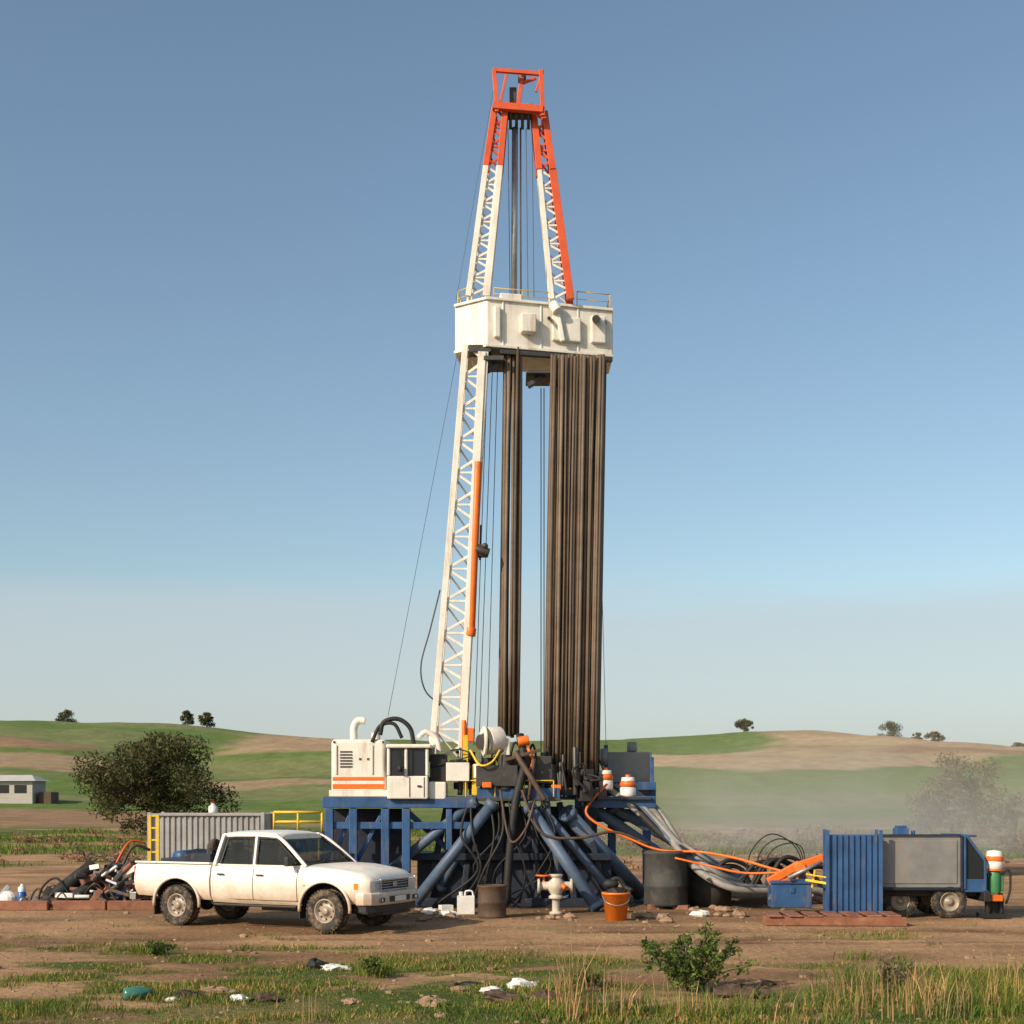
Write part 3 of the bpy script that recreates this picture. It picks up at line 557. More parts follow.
b=B('valve_body',mat('cream_cast_iron',(.55,.48,.38),.5,var=.25,scale=5,dirt=.5),e,bevel=.01)
b.lathe([(.0,.0),(.14,.0),(.14,.04),(.08,.06),(.08,.3),(.15,.32),(.15,.37),(.1,.4),(.17,.5),(.17,.66),(.1,.75),(.14,.78),(.14,.82),(0,.82)],p,n=20)
b.cyl(p+Vector((-.34,0,.58)),p+Vector((.3,0,.58)),.09); b.cyl(p+Vector((-.38,0,.58)),p+Vector((-.33,0,.58)),.15,n=18); b.cyl(p+Vector((.29,0,.58)),p+Vector((.34,0,.58)),.15,n=18); b.done()
b=B('valve_wheels','orange',e); b.lathe([(.1,0),(.17,.0),(.17,.03),(.1,.03)],p+Vector((-.25,0,.78)),n=20); b.cyl(p+Vector((-.25,0,.6)),p+Vector((-.25,0,.8)),.025); b.cyl(p+Vector((.1,-.05,.62)),p+Vector((.2,-.2,.54)),.05); b.done()
e=empty('rubble_pile',(0,29.6,0)); b=B('stones','stone',e)
for (u,v,n) in((658,920,7),(700,912,9),(440,918,10),(425,913,8),(550,916,4),(640,915,6),(735,915,8)):
    for i in range(n):
        q=GP(u+random.uniform(-22,22),v+random.uniform(-4,4)); r=random.uniform(.04,.11); b.ball(q+Vector((0,0,r*.4)),(r*1.3,r,r*.75),n=8,jit=.35)
b.done()
b=B('rags','whitep',e)
for (u,v) in((432,914),(448,917),(700,917)): q=GP(u,v); b.ball(q+Vector((0,0,.05)),(.2,.12,.08),n=9,jit=.6)
b.done()
e,p=obj('blue_container',857,920)
b=B('corrugated_shell','blue',e,bevel=.006)
cw=1.0;cd_=.75;chh=1.66; rz=math.radians(-8); R=Matrix.Rotation(rz,3,'Z'); c0=p+Vector((0,cd_/2,0.12))
poly=[]; n=9
for i in range(n):
    x0=-cw/2+cw*i/n; s_=cw/n; poly+=[(x0,-cd_/2),(x0+s_*.45,-cd_/2),(x0+s_*.55,-cd_/2+.04),(x0+s_*.92,-cd_/2+.04)]
poly+=[(cw/2,-cd_/2)]; 
for i in range(n):
    y0=-cd_/2+cd_*i/n; s_=cd_/n; poly+=[(cw/2,y0+s_*.2),(cw/2-.03,y0+s_*.3),(cw/2-.03,y0+s_*.8),(cw/2,y0+s_*.95)]
poly+=[(-cw/2,cd_/2)]
for i in range(n):
    y0=cd_/2-cd_*i/n; s_=cd_/n; poly+=[(-cw/2,y0-s_*.2),(-cw/2+.03,y0-s_*.3),(-cw/2+.03,y0-s_*.8),(-cw/2,y0-s_*.95)]
poly=[tuple((R@Vector((x,y,0))+c0).xy) for x,y in poly]; b.prism(poly,.12,chh)
for sx in(-1,1):
    for sy in(-1,1): b.box(R@Vector((sx*(cw/2+.01),sy*(cd_/2+.01),0))+c0+Vector((0,0,chh/2-.02)),(.06,.06,chh-.0),rz)
b.done()
e,p=obj('timber_skid',838,927)
b=B('planks','wood',e,bevel=.01); 
b.box(p+Vector((.0,.2,.09)),(2.6,.16,.16),-.05); b.box(p+Vector((.1,1.0,.07)),(2.6,.2,.12),-.03)
for i in range(7): b.box(p+Vector((-1.1+.37*i,.62,.19)),(.26,1.0,.035),-.06+random.uniform(-.03,.03))
b.done()
e,p=obj('blue_tool_box',793,916); p=p+Vector((0,.1,.16))
b=B('chest','blue',e,bevel=.02); b.box(p+Vector((0,.25,.24)),(.82,.6,.48),-.05); b.box(p+Vector((0,.25,.52)),(.88,.66,.07),-.05); b.box(p+Vector((0,-.06,.36)),(.1,.03,.12)); b.done()
b=B('things_on_top','whitep',e,bevel=.02); b.box(p+Vector((-.1,.2,.6)),(.2,.16,.1),.3); b.done()
e=empty('orange_hydraulic_arm',(6,28.2,0))
b=B('boom','orange',e,bevel=.015); b.beam(W(768,882,28.6),W(800,864,28.5),.16,.14); b.beam(W(798,867,28.5),W(829,857,28.5),.20,.16); b.cyl(W(800,868,28.35),W(800,868,28.65),.12,n=16); b.beam(W(776,885,28.5),W(790,880,28.5),.12); b.done()
b=B('bracket','yellow',e,bevel=.01); b.beam(W(806,880,28.2),W(842,886,27.5),.05); b.beam(W(806,874,28.2),W(842,880,27.5),.03); b.beam(W(815,870,28.2),W(812,888,28.2),.04); b.done()
b=B('jack','steel',e); b.cyl(W(788,878,28.3),W(822,862,28.3),.04); b.cyl(W(770,900,28.6),W(780,878,28.6),.05); b.done()
def wheel(bt,br,c,r,w,ax,lugs=30):
    c=Vector(c);ax=Vector(ax).normalized(); rr=r*.56
    bt.lathe([(rr,-w*.40),(rr*1.15,-w*.5),(r*.86,-w*.52),(r*.96,-w*.44),(r*.985,-w*.30),(r*.985,-w*.06),(r*.96,-.01),(r*.96,.01),(r*.985,w*.06),(r*.985,w*.30),(r*.96,w*.44),(r*.86,w*.52),(rr*1.15,w*.5),(rr,w*.4)],c,ax,n=40)
    x,y=bt.frame(c,c+ax)
    for i in range(lugs):
        for s,o in((-1,0),(1,.5)):
            a=2*math.pi*(i+o)/lugs; d=x*math.cos(a)+y*math.sin(a); t=-x*math.sin(a)+y*math.cos(a)
            R=Matrix((t,ax,d)).transposed(); bt.box(c+d*r*.975+ax*s*w*.36,(r*.10,w*.24,r*.05),R=R)
    for s in(1,-1):
        br.lathe([(rr*1.02,s*w*.42),(rr*1.0,s*w*.47),(rr*.9,s*w*.44),(rr*.84,s*w*.25),(rr*.55,s*w*.18),(rr*.45,s*w*.26),(rr*.32,s*w*.30),(rr*.30,s*w*.42),(rr*.2,s*w*.46),(0,s*w*.46)],c,ax,n=32)
def rimholes(b,c,r,w,n=8):
    c=Vector(c); rr=r*.56
    for i in range(n):
        a=2*math.pi*i/n; 
        for s in(-1,1): b.cyl(c+Vector((math.cos(a)*rr*.70,s*w*.20,math.sin(a)*rr*.70)),c+Vector((math.cos(a)*rr*.70,s*w*.235,math.sin(a)*rr*.70)),rr*.11,n=8)
tr_c=GP(930,920)
e=empty('service_truck',tr_c); q=tr_c
b=B('box_body','greybox',e,bevel=.03); b.box(q+Vector((-.16,1.0,1.13)),(1.66,1.6,1.02)); b.box(q+Vector((-.16,.19,1.13)),(1.5,.02,.86)); b.done()
b=B('body_frame','navy',e,bevel=.01)
for x in(-1.0,.68): b.box(q+Vector((x,.17,1.1)),(.05,.06,1.1))
b.box(q+Vector((-.16,.17,.6)),(1.62,.055,.06)); b.box(q+Vector((-.16,.17,1.66)),(1.62,.05,.03)); b.done()
b=B('cab_shell','blue',e,bevel=.015)
b.box(q+Vector((-.35,.8,1.72)),(.26,.26,.14)); b.box(q+Vector((-.35,.8,1.81)),(.20,.20,.05)); b.cyl(q+Vector((-.1,.8,1.64)),q+Vector((-.1,.8,1.74)),.04)
b.box(q+Vector((.74,.17,1.12)),(.05,.05,1.06)); b.box(q+Vector((1.14,.17,.85)),(.05,.05,.6)); b.beam(q+Vector((.78,.17,1.64)),q+Vector((1.14,.17,1.14)),.05)
b.box(q+Vector((.92,.95,.66)),(.46,1.55,.26)); b.box(q+Vector((.86,.95,1.64)),(.24,1.55,.04)); b.done()
b=B('cab_glazing','darkwin',e); b.add([q+Vector(t) for t in((.74,.2,.78),(1.12,.2,.78),(1.12,.2,1.14),(.84,.2,1.62),(.74,.2,1.62),(.74,1.7,.78),(1.12,1.7,.78),(1.12,1.7,1.14),(.84,1.7,1.62),(.74,1.7,1.62))],[(0,1,2,3,4),(5,6,7,8,9),(0,1,6,5),(1,2,7,6),(2,3,8,7),(3,4,9,8),(4,0,5,9)]); b.done()
b=B('chassis','black',e,bevel=.02); b.box(q+Vector((0,.45,.5)),(2.1,.12,.12)); b.box(q+Vector((0,1.5,.5)),(2.1,.12,.12)); b.box(q+Vector((-.75,.8,.36)),(.5,.5,.3)); b.box(q+Vector((1.15,.6,.45)),(.15,1.1,.2)); b.box(q+Vector((0,1.0,.56)),(1.9,1.3,.1)); b.done()
bt=B('tyres','tyre',e); br=B('rims','rim',e)
wheel(bt,br,q+Vector((.46,.3,.34)),.34,.2,(0,1,0)); wheel(bt,br,q+Vector((-.45,.55,.34)),.34,.2,(0,1,0)); wheel(bt,br,q+Vector((.46,1.6,.34)),.34,.2,(0,1,0)); wheel(bt,br,q+Vector((-.45,1.6,.34)),.34,.2,(0,1,0)); bt.done(); br.done()
e,p=obj('filter_pump_unit',996,919)
b=B('pump_body','green',e,bevel=.02); b.box(p+Vector((.05,.2,.72)),(.26,.3,.36)); b.cyl(p+Vector((0,.1,.5)),p+Vector((0,.1,.95)),.12,n=16); b.done()
b=B('canister','whitep',e); b.lathe([(.14,.98),(.17,1.0),(.17,1.12),(.16,1.14)],p+Vector((0,.1,0)),n=20); b.lathe([(.16,1.24),(.14,1.34),(0,1.36)],p+Vector((0,.1,0)),n=20); b.done()
b=B('canister_band','orange',e,bevel=.005); b.lathe([(.16,1.14),(.18,1.15),(.18,1.23),(.16,1.24)],p+Vector((0,.1,0)),n=20); b.lathe([(0,.95),(.17,.95),(.17,.98),(.14,.98)],p+Vector((0,.1,0)),n=20); b.box(p+Vector((-.02,-.02,.42)),(.22,.22,.12)); b.done()
b=B('base','black',e,bevel=.02); b.box(p+Vector((0,.2,.06)),(.5,.45,.08)); b.cyl(p+Vector((-.12,.1,.05)),p+Vector((-.12,.1,.5)),.05); b.cyl(p+Vector((.15,.1,.05)),p+Vector((.12,.1,.5)),.05); b.box(p+Vector((0.05,.25,.25)),(.3,.25,.3)); b.tube([p+Vector((.1,0,.9)),p+Vector((.26,0,.95)),p+Vector((.28,0,.6)),p+Vector((.2,0,.3))],.025); b.tube([p+Vector((-.1,0,.9)),p+Vector((-.22,0,.85)),p+Vector((-.2,0,.5)),p+Vector((-.1,0,.4))],.02); b.done()
# ------------------------------------------------------------ left equipment
def corr_box(name,c,L_,D_,z0,z1,m,rz=0,n=22):
    e=empty(name,(c[0],c[1],0)); b=B('corrugated_shell',m,e); poly=[]; R=Matrix.Rotation(rz,3,'Z')
    for i in range(n):
        x0=-L_/2+L_*i/n; s=L_/n; poly+=[(x0,-D_/2),(x0+s*.4,-D_/2),(x0+s*.5,-D_/2+.035),(x0+s*.9,-D_/2+.035)]
    poly+=[(L_/2,-D_/2),(L_/2,D_/2),(-L_/2,D_/2)]; poly=[tuple((R@Vector((x,y,0))+Vector((c[0],c[1],0))).xy) for x,y in poly]; b.prism(poly,z0,z1); b.done()
    t=B('top_frame',m,e,bevel=.008)
    for sy in(-1,1):
        t.box(Vector((c[0],c[1],z1-.02))+R@Vector((0,sy*(D_/2+.01),0)),(L_+.1,.07,.06),rz); t.box(Vector((c[0],c[1],z0+.02))+R@Vector((0,sy*(D_/2+.01),0)),(L_+.1,.08,.1),rz)
        for sx in(-1,1): t.box(Vector((c[0],c[1],(z0+z1)/2))+R@Vector((sx*(L_/2+.01),sy*(D_/2+.012),0)),(.09,.076,z1-z0+.07),rz)
    t.done(); return e
c=W(212,820,33.5); corr_box('grey_container',(c.x-.15,34.2),2.7,1.3,.1,2.02,'lgrey',0,20)
e=empty('water_jug',W(213,812,33.9)); p=e.location.copy(); p.z=2.03
b=B('jug','whitep',e); b.lathe([(0,0),(.1,0),(.11,.03),(.11,.16),(.05,.2),(.05,.24),(0,.24)],p,n=16); b.done()
b=B('cap','redlens',e); b.cyl(p+Vector((0,0,.24)),p+Vector((0,0,.27)),.055); b.done()
e=empty('yellow_ladder_frame',(-8,31.5,0)); b=B('frame','yellow',e,bevel=.005)
for u in(150,158): b.beam(W(u,815,32),W(u,870,32),.06)
for v in(816,828,840,852): b.beam(W(150,v,32),W(158,v,32),.04)
b.done()
e=empty('yellow_guard_rail',(-4.8,33.5,0)); b=B('rails','yellow',e)
for yy in (33.2,34.2): rail(b,[((274-512)*yy/F,yy,1.60),((322-512)*yy/F,yy,1.60)],.46,.028)
for x_ in ((274-512)*33.7/F,(322-512)*33.7/F):
    for yy in(33.2,34.2): b.cyl((x_,yy,0),(x_,yy,1.6),.035,n=8)
b.done(); b=B('platform','darksteel',e,bevel=.01); b.box(((298-512)*33.7/F,33.7,1.57),(1.3,1.1,.06)); b.done()
e=empty('timber_edging',GP(70,910)); q=GP(70,910); b=B('sleepers','wood',e,bevel=.015)
for i in range(4): b.box(q+Vector((-2.2+1.2*i,random.uniform(-.06,.06),.1)),(1.14,.2,.2),random.uniform(-.03,.03))
b.done()
e=empty('scrap_heap',(-9.3,31,0)); random.seed(12)
bs={k:B('scrap_'+k,k,e,bevel=.008) for k in('steel','black','wood','orange','brown','red','darksteel','whitep','bluep')}
ks=['black','black','darksteel','brown','wood','brown','red','steel','black','darksteel','whitep','darksteel','wood']
for i in range(170):
    x=random.gauss(-8.95,.85); y=random.uniform(30.2,32.2); hgt=max(.05,1.1-abs(x+8.9)*.62)*random.random(); k=random.choice(ks)
    a=Vector((x,y,hgt)); l=random.uniform(.1,.6); an=random.uniform(-1,1)*1.0; t=a+Vector((l*math.cos(an),random.uniform(-.2,.2),l*math.sin(an))); t.z=max(t.z,.03)
    (bs[k].beam(a,t,random.uniform(.03,.14),random.uniform(.02,.08)) if random.random()<.6 else bs[k].cyl(a,t,random.uniform(.02,.07)))
for i in range(20):
    x=random.gauss(-9.1,.8); y=random.uniform(30.2,31.5); r=random.uniform(.15,.4)
    bs[random.choice(['black','black','brown'])].tube([(x,y,.05),(x+r*.3,y,.05+r),(x+r*1.2,y-.1,.1+r*1.4),(x+r*2,y-.1,.05+r*.5),(x+r*2.3,y,.04)],random.uniform(.015,.035))
bs['black'].cyl((-10.2,30.6,.1),(-9.3,31.2,.9),.17,n=16); bs['black'].cyl((-9.8,30.5,.1),(-9.0,30.9,.6),.13,n=16)
bs['red'].tube([W(146,843,31.4),W(130,842,31.2),W(118,860,31),W(108,884,30.8),W(98,900,30.6)],.028); bs['brown'].tube([W(150,850,31.2),W(134,846,31),W(122,868,30.9),W(120,890,30.6)],.035); bs['orange'].tube([W(86,885,31),W(100,874,31),W(112,884,31),W(112,900,31)],.03)
for b in bs.values(): b.done()
for k,(u,v,mm_) in enumerate([(118,906,'bluep'),(22,905,'bluep')]):
    p=GP(u,v); e=empty('plastic_barrel',p); b=B('barrel',mm_,e); s=.9 if k==0 else .5; b.lathe([(0,0),(.16*s,0),(.2*s,.05),(.2*s,.55*s),(.16*s,.6*s)],p,n=22); b.done(); b=B('lid','whitep',e); b.lathe([(.16*s,.6*s),(.17*s,.78*s),(.08*s,.85*s),(.05*s,.95*s),(0,.95*s)],p,n=22); b.done()
p=GP(8,905); e=empty('white_sack',p); b=B('sack','whitep',e); b.ball(p+Vector((0,0,.14)),(.2,.15,.18),n=14,jit=.12); b.ball(p+Vector((.35,0,.1)),(.12,.12,.12),n=14,jit=.12); b.done()
# building far left (partly sunk behind the rise in front of it)
bx0=(14-512)*175/F; zg=float(gz(bx0,175)); zt_=W(0,781,175).z; zw=W(0,797,175).z
e=empty('farm_building',(bx0,175,zg)); z_lo=min(zg,zw)-.8
b=B('walls','plaster',e,bevel=.02); b.box((bx0-3,177.5,(zt_+z_lo)/2),(10.6,5,zt_-z_lo)); b.done()
b=B('roof','roof',e); b.add([(bx0-8.7,174.4,zt_),(bx0+2.9,174.4,zt_),(bx0+2.9,180.6,zt_),(bx0-8.7,180.6,zt_),(bx0-8.3,177.5,zt_+.8),(bx0+1.4,177.5,zt_+.8)],[(0,1,5,4),(2,3,4,5),(1,2,5),(3,0,4),(3,2,1,0)]); b.done()
b=B('openings','darkwin',e)
for x in(-6,-3.6,-1.4,.8): b.box((bx0+x,174.97,zt_-1.0),(1.5,.06,1.0))
b.done(); b=B('annex','brown',e,bevel=.02); b.box((bx0+3.5,177.5,zg+.6),(1.6,3,1.7)); b.done()
# ------------------------------------------------------------ litter
def litter(name,u,v,m,size,jit=.6):
    p=GP(u,v); p.z=float(gz(p.x,p.y)); e=empty(name,p); b=B('crumpled_piece',m,e); b.ball(p+Vector((0,0,size[2]*.6)),size,n=12,jit=jit); b.ball(p+Vector((size[0]*.9,.03,size[2]*.4)),(size[0]*.5,size[1]*.7,size[2]*.6),n=10,jit=jit); b.done()
litter('plastic_bag',520,988,'whitep',(.17,.11,.07)); litter('plastic_bag',490,993,'whitep',(.12,.09,.05)); litter('plastic_bag',333,967,'whitep',(.18,.12,.05)); litter('dark_cloth',316,965,'black',(.14,.12,.08)); litter('brown_rag',215,995,'stone',(.2,.12,.06)); litter('brown_rag',350,1000,'stone',(.1,.1,.04)); litter('dark_clod',505,1000,'brown',(.2,.1,.06)); litter('dark_clod',740,998,'brown',(.3,.18,.09)); litter('dark_clod',430,1006,'stone',(.14,.1,.07))
litter('dark_clod',545,1000,'brown',(.16,.1,.07)); litter('dark_clod',185,999,'black',(.14,.08,.06)); litter('plastic_bag',238,1000,'whitep',(.1,.07,.04)); litter('brown_rag',262,998,'brown',(.16,.1,.05)); litter('plastic_bag',172,1002,'whitep',(.07,.06,.03)); litter('brown_rag',470,985,'black',(.12,.08,.03))
for i in range(14): litter('dark_clod',random.uniform(450,900),random.uniform(985,1010),random.choice(['brown','stone','brown']),(random.uniform(.05,.12),.06,.04))
p=GP(137,1001); p.z=float(gz(p.x,p.y))+.02; e=empty('glass_bottle',p); b=B('bottle',mat('green_glass',(.05,.17,.13),.12,var=.1,bump=0),e); b.lathe([(0,-.15),(.07,-.15),(.075,-.1),(.075,.05),(.03,.12),(.025,.18),(0,.18)],p+Vector((0,0,.06)),(1,.3,.1),n=20); b.done()
# ------------------------------------------------------------ PICKUP
KX,KY=1.09,1.05
th=math.radians(-26)
fw=GP(328,932.5)
wloc=Vector((1.52*KX,-.74*KY,0)); R=Matrix.Rotation(th,3,'Z'); loc=Vector((fw.x,fw.y,0))-R@wloc
tk=empty('pickup_truck',loc,th)
def LB(name,m,**k): return B(name,m,tk,local=True,**k)
def sect(x,zb,w,zt,cr,mid=.8,wb=.06): 
    h=[(w-wb,zb),(w,zb+.10),(w+.022,mid),(w+.020,mid+.10),(w+.004,mid+.16),(w-.014,zt-.07),(w-.045,zt-.018),(w-.13,zt+.010),(w*.45,zt+cr*.8)]
    return [(x,-y,z) for y,z in h]+[(x,y,z) for y,z in reversed(h)]
def loft(b,S):
    n=len(S[0]); vs=[p for s in S for p in s]; fs=[]
    for j in range(len(S)-1):
        for i in range(n): fs.append((j*n+i,j*n+(i+1)%n,(j+1)*n+(i+1)%n,(j+1)*n+i))
    fs+=[tuple(range(n)),tuple(range((len(S)-1)*n,len(S)*n))]; b.add(vs,fs,[True]*(len(fs)-2)+[False,False])
def cutter(kind):
    b=B('cut','black',None); 
    kind(b); o=b.done(); o.data.materials.clear(); o.data.materials.append(M['truckpaint']); o.data.materials.append(M['trim'])
    o.data.polygons.foreach_set('material_index',np.ones(len(o.data.polygons),np.int32)); o.parent=None; return o
def apply_bool(o,cuts):
    o.data.materials.append(M['trim'])
    par=o.parent; o.parent=None
    for c in cuts:
        md=o.modifiers.new('b','BOOLEAN'); md.object=c; md.operation='DIFFERENCE'; md.solver='EXACT'
    bpy.context.view_layer.update(); dg=bpy.context.evaluated_depsgraph_get()
    me=bpy.data.meshes.new_from_object(o.evaluated_get(dg)); o.modifiers.clear(); o.data=me; o.parent=par
    for c in cuts: bpy.data.objects.remove(c)
    bm=bmesh.new(); bm.from_mesh(me)
    for ed in bm.edges:
        if len(ed.link_faces)==2 and ed.calc_face_angle(0)>math.radians(38): ed.smooth=False
    for f in bm.faces: f.smooth=True
    bm.to_mesh(me); bm.free()
AX=1.52; RX=-1.50
b=LB('cab_and_front_body','truckpaint')
loft(b,[sect(-.77,.47,.83,1.16,.0),sect(-.2,.46,.84,1.16,.0),sect(.5,.46,.84,1.16,.0),sect(1.0,.46,.845,1.165,.03),sect(1.35,.47,.845,1.155,.06),sect(1.75,.50,.84,1.125,.075),sect(2.0,.52,.825,1.09,.07),sect(2.16,.53,.80,1.05,.06),sect(2.26,.55,.77,1.00,.045),sect(2.32,.57,.74,.95,.03),sect(2.335,.58,.72,.92,.02)])
body=b.done()
def arch_f(b):
    for s in(-1,1): b.cyl((AX,s*.50,.42),(AX,s*1.0,.42),.475,n=40)
def arch_r(b):
    for s in(-1,1): b.cyl((RX,s*.50,.42),(RX,s*1.0,.42),.475,n=40)
def gaps1(b):
    for s in(-1,1):
        b.box((.10,s*.90,.80),(.014,.16,.60))
        b.box((.985,s*.90,.80),(.014,.16,.60))
def gaps2(b):
    for s in(-1,1): b.box((.24,s*.90,.535),(1.92,.16,.012))
def gaps3(b):
    for s in(-1,1): b.box((1.60,s*.69,1.16),(1.25,.012,.10))
apply_bool(body,[cutter(arch_f),cutter(gaps1),cutter(gaps2),cutter(gaps3)])
b=LB('cargo_bed','truckpaint'); loft(b,[sect(-2.45,.58,.80,1.15,0),sect(-2.40,.55,.83,1.16,0),sect(-1.5,.52,.84,1.165,0),sect(-.80,.50,.84,1.165,0)]); bed=b.done()
apply_bool(bed,[cutter(arch_r),cutter(lambda b:b.box((-1.62,0,1.15),(1.5,1.44,.75)))])
b=LB('bed_rails','truckpaint',bevel=.012)
for s in(-1,1): b.box((-1.62,s*.79,1.178),(1.62,.09,.035))
b.box((-.84,0,1.173),(.06,1.48,.035)); b.done()
b=LB('bed_tarp','navy',bevel=.03); b.box((-1.1,-.1,1.18),(.42,1.2,.34)); b.box((-1.85,.15,1.08),(.9,.9,.30),.1); b.cyl((-1.45,-.5,1.2),(-1.45,.5,1.27),.14,n=16); b.ball((-1.75,.1,1.24),(.3,.4,.16),n=14,jit=.2); b.done()
b=LB('bed_blue_barrel','blue'); b.lathe([(0,-.2),(.12,-.2),(.13,.0),(.13,.18),(0,.2)],(-2.15,.2,1.24),(0,1,.0)); b.done()
b=LB('bed_tyre','tyre'); b.lathe([(.10,-.06),(.2,-.07),(.24,-.03),(.24,.03),(.2,.07),(.10,.06),(.1,-.06)],(-1.08,-.3,1.38),(1,.2,.1)); b.done()
b=LB('headboard_hoop','trim'); b.tube([(-.90,-.66,1.19),(-.90,-.60,1.42),(-.90,0,1.46),(-.90,.60,1.42),(-.90,.66,1.19)],.02); b.done()
gh_=LB('greenhouse_pillars','truckpaint',bevel=.016)
for s in(-1,1):
    y0=s*.785; y1=s*.64
    gh_.tube([(1.13,y0,1.15),(.86,s*.735,1.40),(.62,s*.69,1.60),(.44,y1+s*.01,1.705)],.036,n=8)
    gh_.beam((.10,y0,1.14),(.06,y1,1.70),.05,.075)
    gh_.beam((-.70,y0,1.14),(-.60,y1,1.70),.06,.15)
    gh_.beam((.48,y1,1.702),(-.64,y1,1.702),.06,.06); gh_.beam((1.10,y0,1.158),(-.76,y0,1.158),.05,.05)
gh_.beam((-.74,-.77,1.17),(-.74,.77,1.17),.08); gh_.beam((1.12,-.76,1.15),(1.12,.76,1.15),.05); gh_.done()
b=LB('roof_panel','truckpaint')
def rs_(x,w,z): 
    h=[(w,z-.05),(w+.008,z-.018),(w-.03,z+.018),(w-.12,z+.042),(w*.4,z+.060)]; return [(x,-y,q) for y,q in h]+[(x,y,q) for y,q in reversed(h)]
loft(b,[rs_(-.73,.60,1.64),rs_(-.69,.64,1.685),rs_(-.6,.662,1.708),rs_(-.35,.67,1.722),rs_(.05,.67,1.726),rs_(.30,.665,1.716),rs_(.44,.65,1.695),rs_(.54,.63,1.66)]); b.done()
g=LB('windows','glass')
for s in(-1,1):
    f=lambda x,t:(x,s*(.782-.145*t),1.165+.535*t)
    g.quad(f(.13,0),f(1.05,0),f(.78,.42),f(.44,.97),f(.09,.97)); g.quad(f(-.64,0),f(.07,0),f(.03,.97),f(-.56,.97))
g.quad((1.10,-.75,1.17),(1.10,.75,1.17),(.84,.71,1.40),(.84,-.71,1.40)); g.quad((.84,-.71,1.40),(.84,.71,1.40),(.47,.61,1.69),(.47,-.61,1.69)); g.quad((-.72,-.7,1.2),(-.72,.7,1.2),(-.62,.6,1.69),(-.62,-.6,1.69)); g.done()
b=LB('window_seals','trim')
for s in(-1,1):
    f=lambda x,t:Vector((x,s*(.803-.145*t),1.168+.535*t))
    for P_ in ([f(.14,.02),f(1.02,.02),f(.76,.42),f(.46,.90),f(.11,.90),f(.14,.02)],[f(-.60,.02),f(.06,.02),f(.02,.90),f(-.52,.90),f(-.60,.02)]):
        for a_,c_ in zip(P_,P_[1:]): b.beam(a_,c_,.016,.016)
for a_,c_ in (((1.12,-.72,1.185),(1.12,.72,1.185)),((1.12,-.72,1.18),(.86,-.69,1.405)),((1.12,.72,1.18),(.86,.69,1.405)),((.86,-.69,1.405),(.50,-.58,1.69)),((.86,.69,1.405),(.50,.58,1.69))): b.beam(a_,c_,.02)
for y in(-.35,.2): b.beam((1.14,y,1.20),(1.00,y+.45,1.31),.014)
b.done()
b=LB('interior','black',bevel=.03); b.box((.15,0,1.172),(1.6,1.46,.012))
for x in(.05,-.55):
    for y in(-.36,.36): b.box((x,y,1.28),(.12,.46,.30)); b.box((x-.02,y,1.49),(.09,.24,.13))
b.box((.92,0,1.2),(.24,1.35,.08)); b.lathe([(.17,0),(.185,.012),(.17,.024),(.155,.012),(.17,0)],(.62,.36,1.28),(-1,0,.4)); b.done()
b=LB('arch_flares','truckpaint')
for x,w in((AX,.85),(RX,.85)):
    for s in(-1,1):
        pts=[(x+.488*math.cos(a),s*w,.42+.488*math.sin(a)) for a in np.linspace(-.12,math.pi+.12,22)]; b.tube(pts,.028,n=8,smooth=False)
b.done()
b=LB('front_bumper','truckpaint',bevel=.03,seg=3)
b.prism([(2.12,-.87),(2.26,-.85),(2.36,-.76),(2.42,-.60),(2.45,-.30),(2.46,0),(2.45,.30),(2.42,.60),(2.36,.76),(2.26,.85),(2.12,.87),(2.1,.6),(2.1,-.6)],.50,.725); b.done()
b=LB('bumper_openings','trim',bevel=.005); b.prism([(2.15,-.82),(2.28,-.80),(2.38,-.66),(2.42,-.3),(2.43,.3),(2.38,.66),(2.28,.80),(2.15,.82)],.38,.497)
b.box((2.452,0,.60),(.02,.66,.10)); b.box((2.43,-.53,.59),(.03,.20,.08),.12); b.box((2.43,.53,.59),(.03,.20,.08),-.12)
b.box((2.325,0,.84),(.03,.90,.19)); b.box((2.30,0,.735),(.06,1.4,.02)); b.box((1.2,0,.40),(2.4,.9,.16)); b.box((-1.3,0,.46),(2.2,.8,.14))
for s in(-1,1): b.box((RX-.50,s*.72,.34),(.02,.22,.30)); b.box((AX-.50,s*.74,.34),(.02,.18,.22)); b.cyl((AX,s*.1,.40),(AX,s*.7,.38),.05); b.cyl((RX,s*.1,.38),(RX,s*.7,.38),.06)
b.ball((RX,.0,.38),.15); b.cyl((-2.3,-.45,.42),(-1.9,-.45,.42),.04)
b.done()
b=LB('grille','chrome',bevel=.005)
for z in(.80,.85,.895): b.box((2.345,0,z),(.02,.86,.010))
b.box((2.352,0,.935),(.03,.94,.028)); b.box((2.352,0,.755),(.03,.92,.018)); b.box((2.357,0,.845),(.02,.13,.08))
for s in(-1,1): b.box((2.351,s*.455,.845),(.03,.022,.17))
b.done()
b=LB('headlamps','lamp',bevel=.014)
for s in(-1,1): b.prism([(2.20,s*.49),(2.355,s*.49),(2.345,s*.62),(2.31,s*.72),(2.24,s*.785),(2.16,s*.805)],.755,.935)
for s in(-1,1): b.cyl((2.425,s*.56,.59),(2.455,s*.55,.59),.035)
b.done()
b=LB('indicators','amber',bevel=.008)
for s in(-1,1): b.prism([(2.07,s*.80),(2.155,s*.80),(2.155,s*.822),(2.07,s*.842)],.78,.89); b.box((1.02+.12,s*.862,.83),(.05,.02,.03))
b.done()
b=LB('tail_lamps','redlens',bevel=.01)
for s in(-1,1): b.box((-2.44,s*.74,.93),(.06,.12,.32))
b.done()
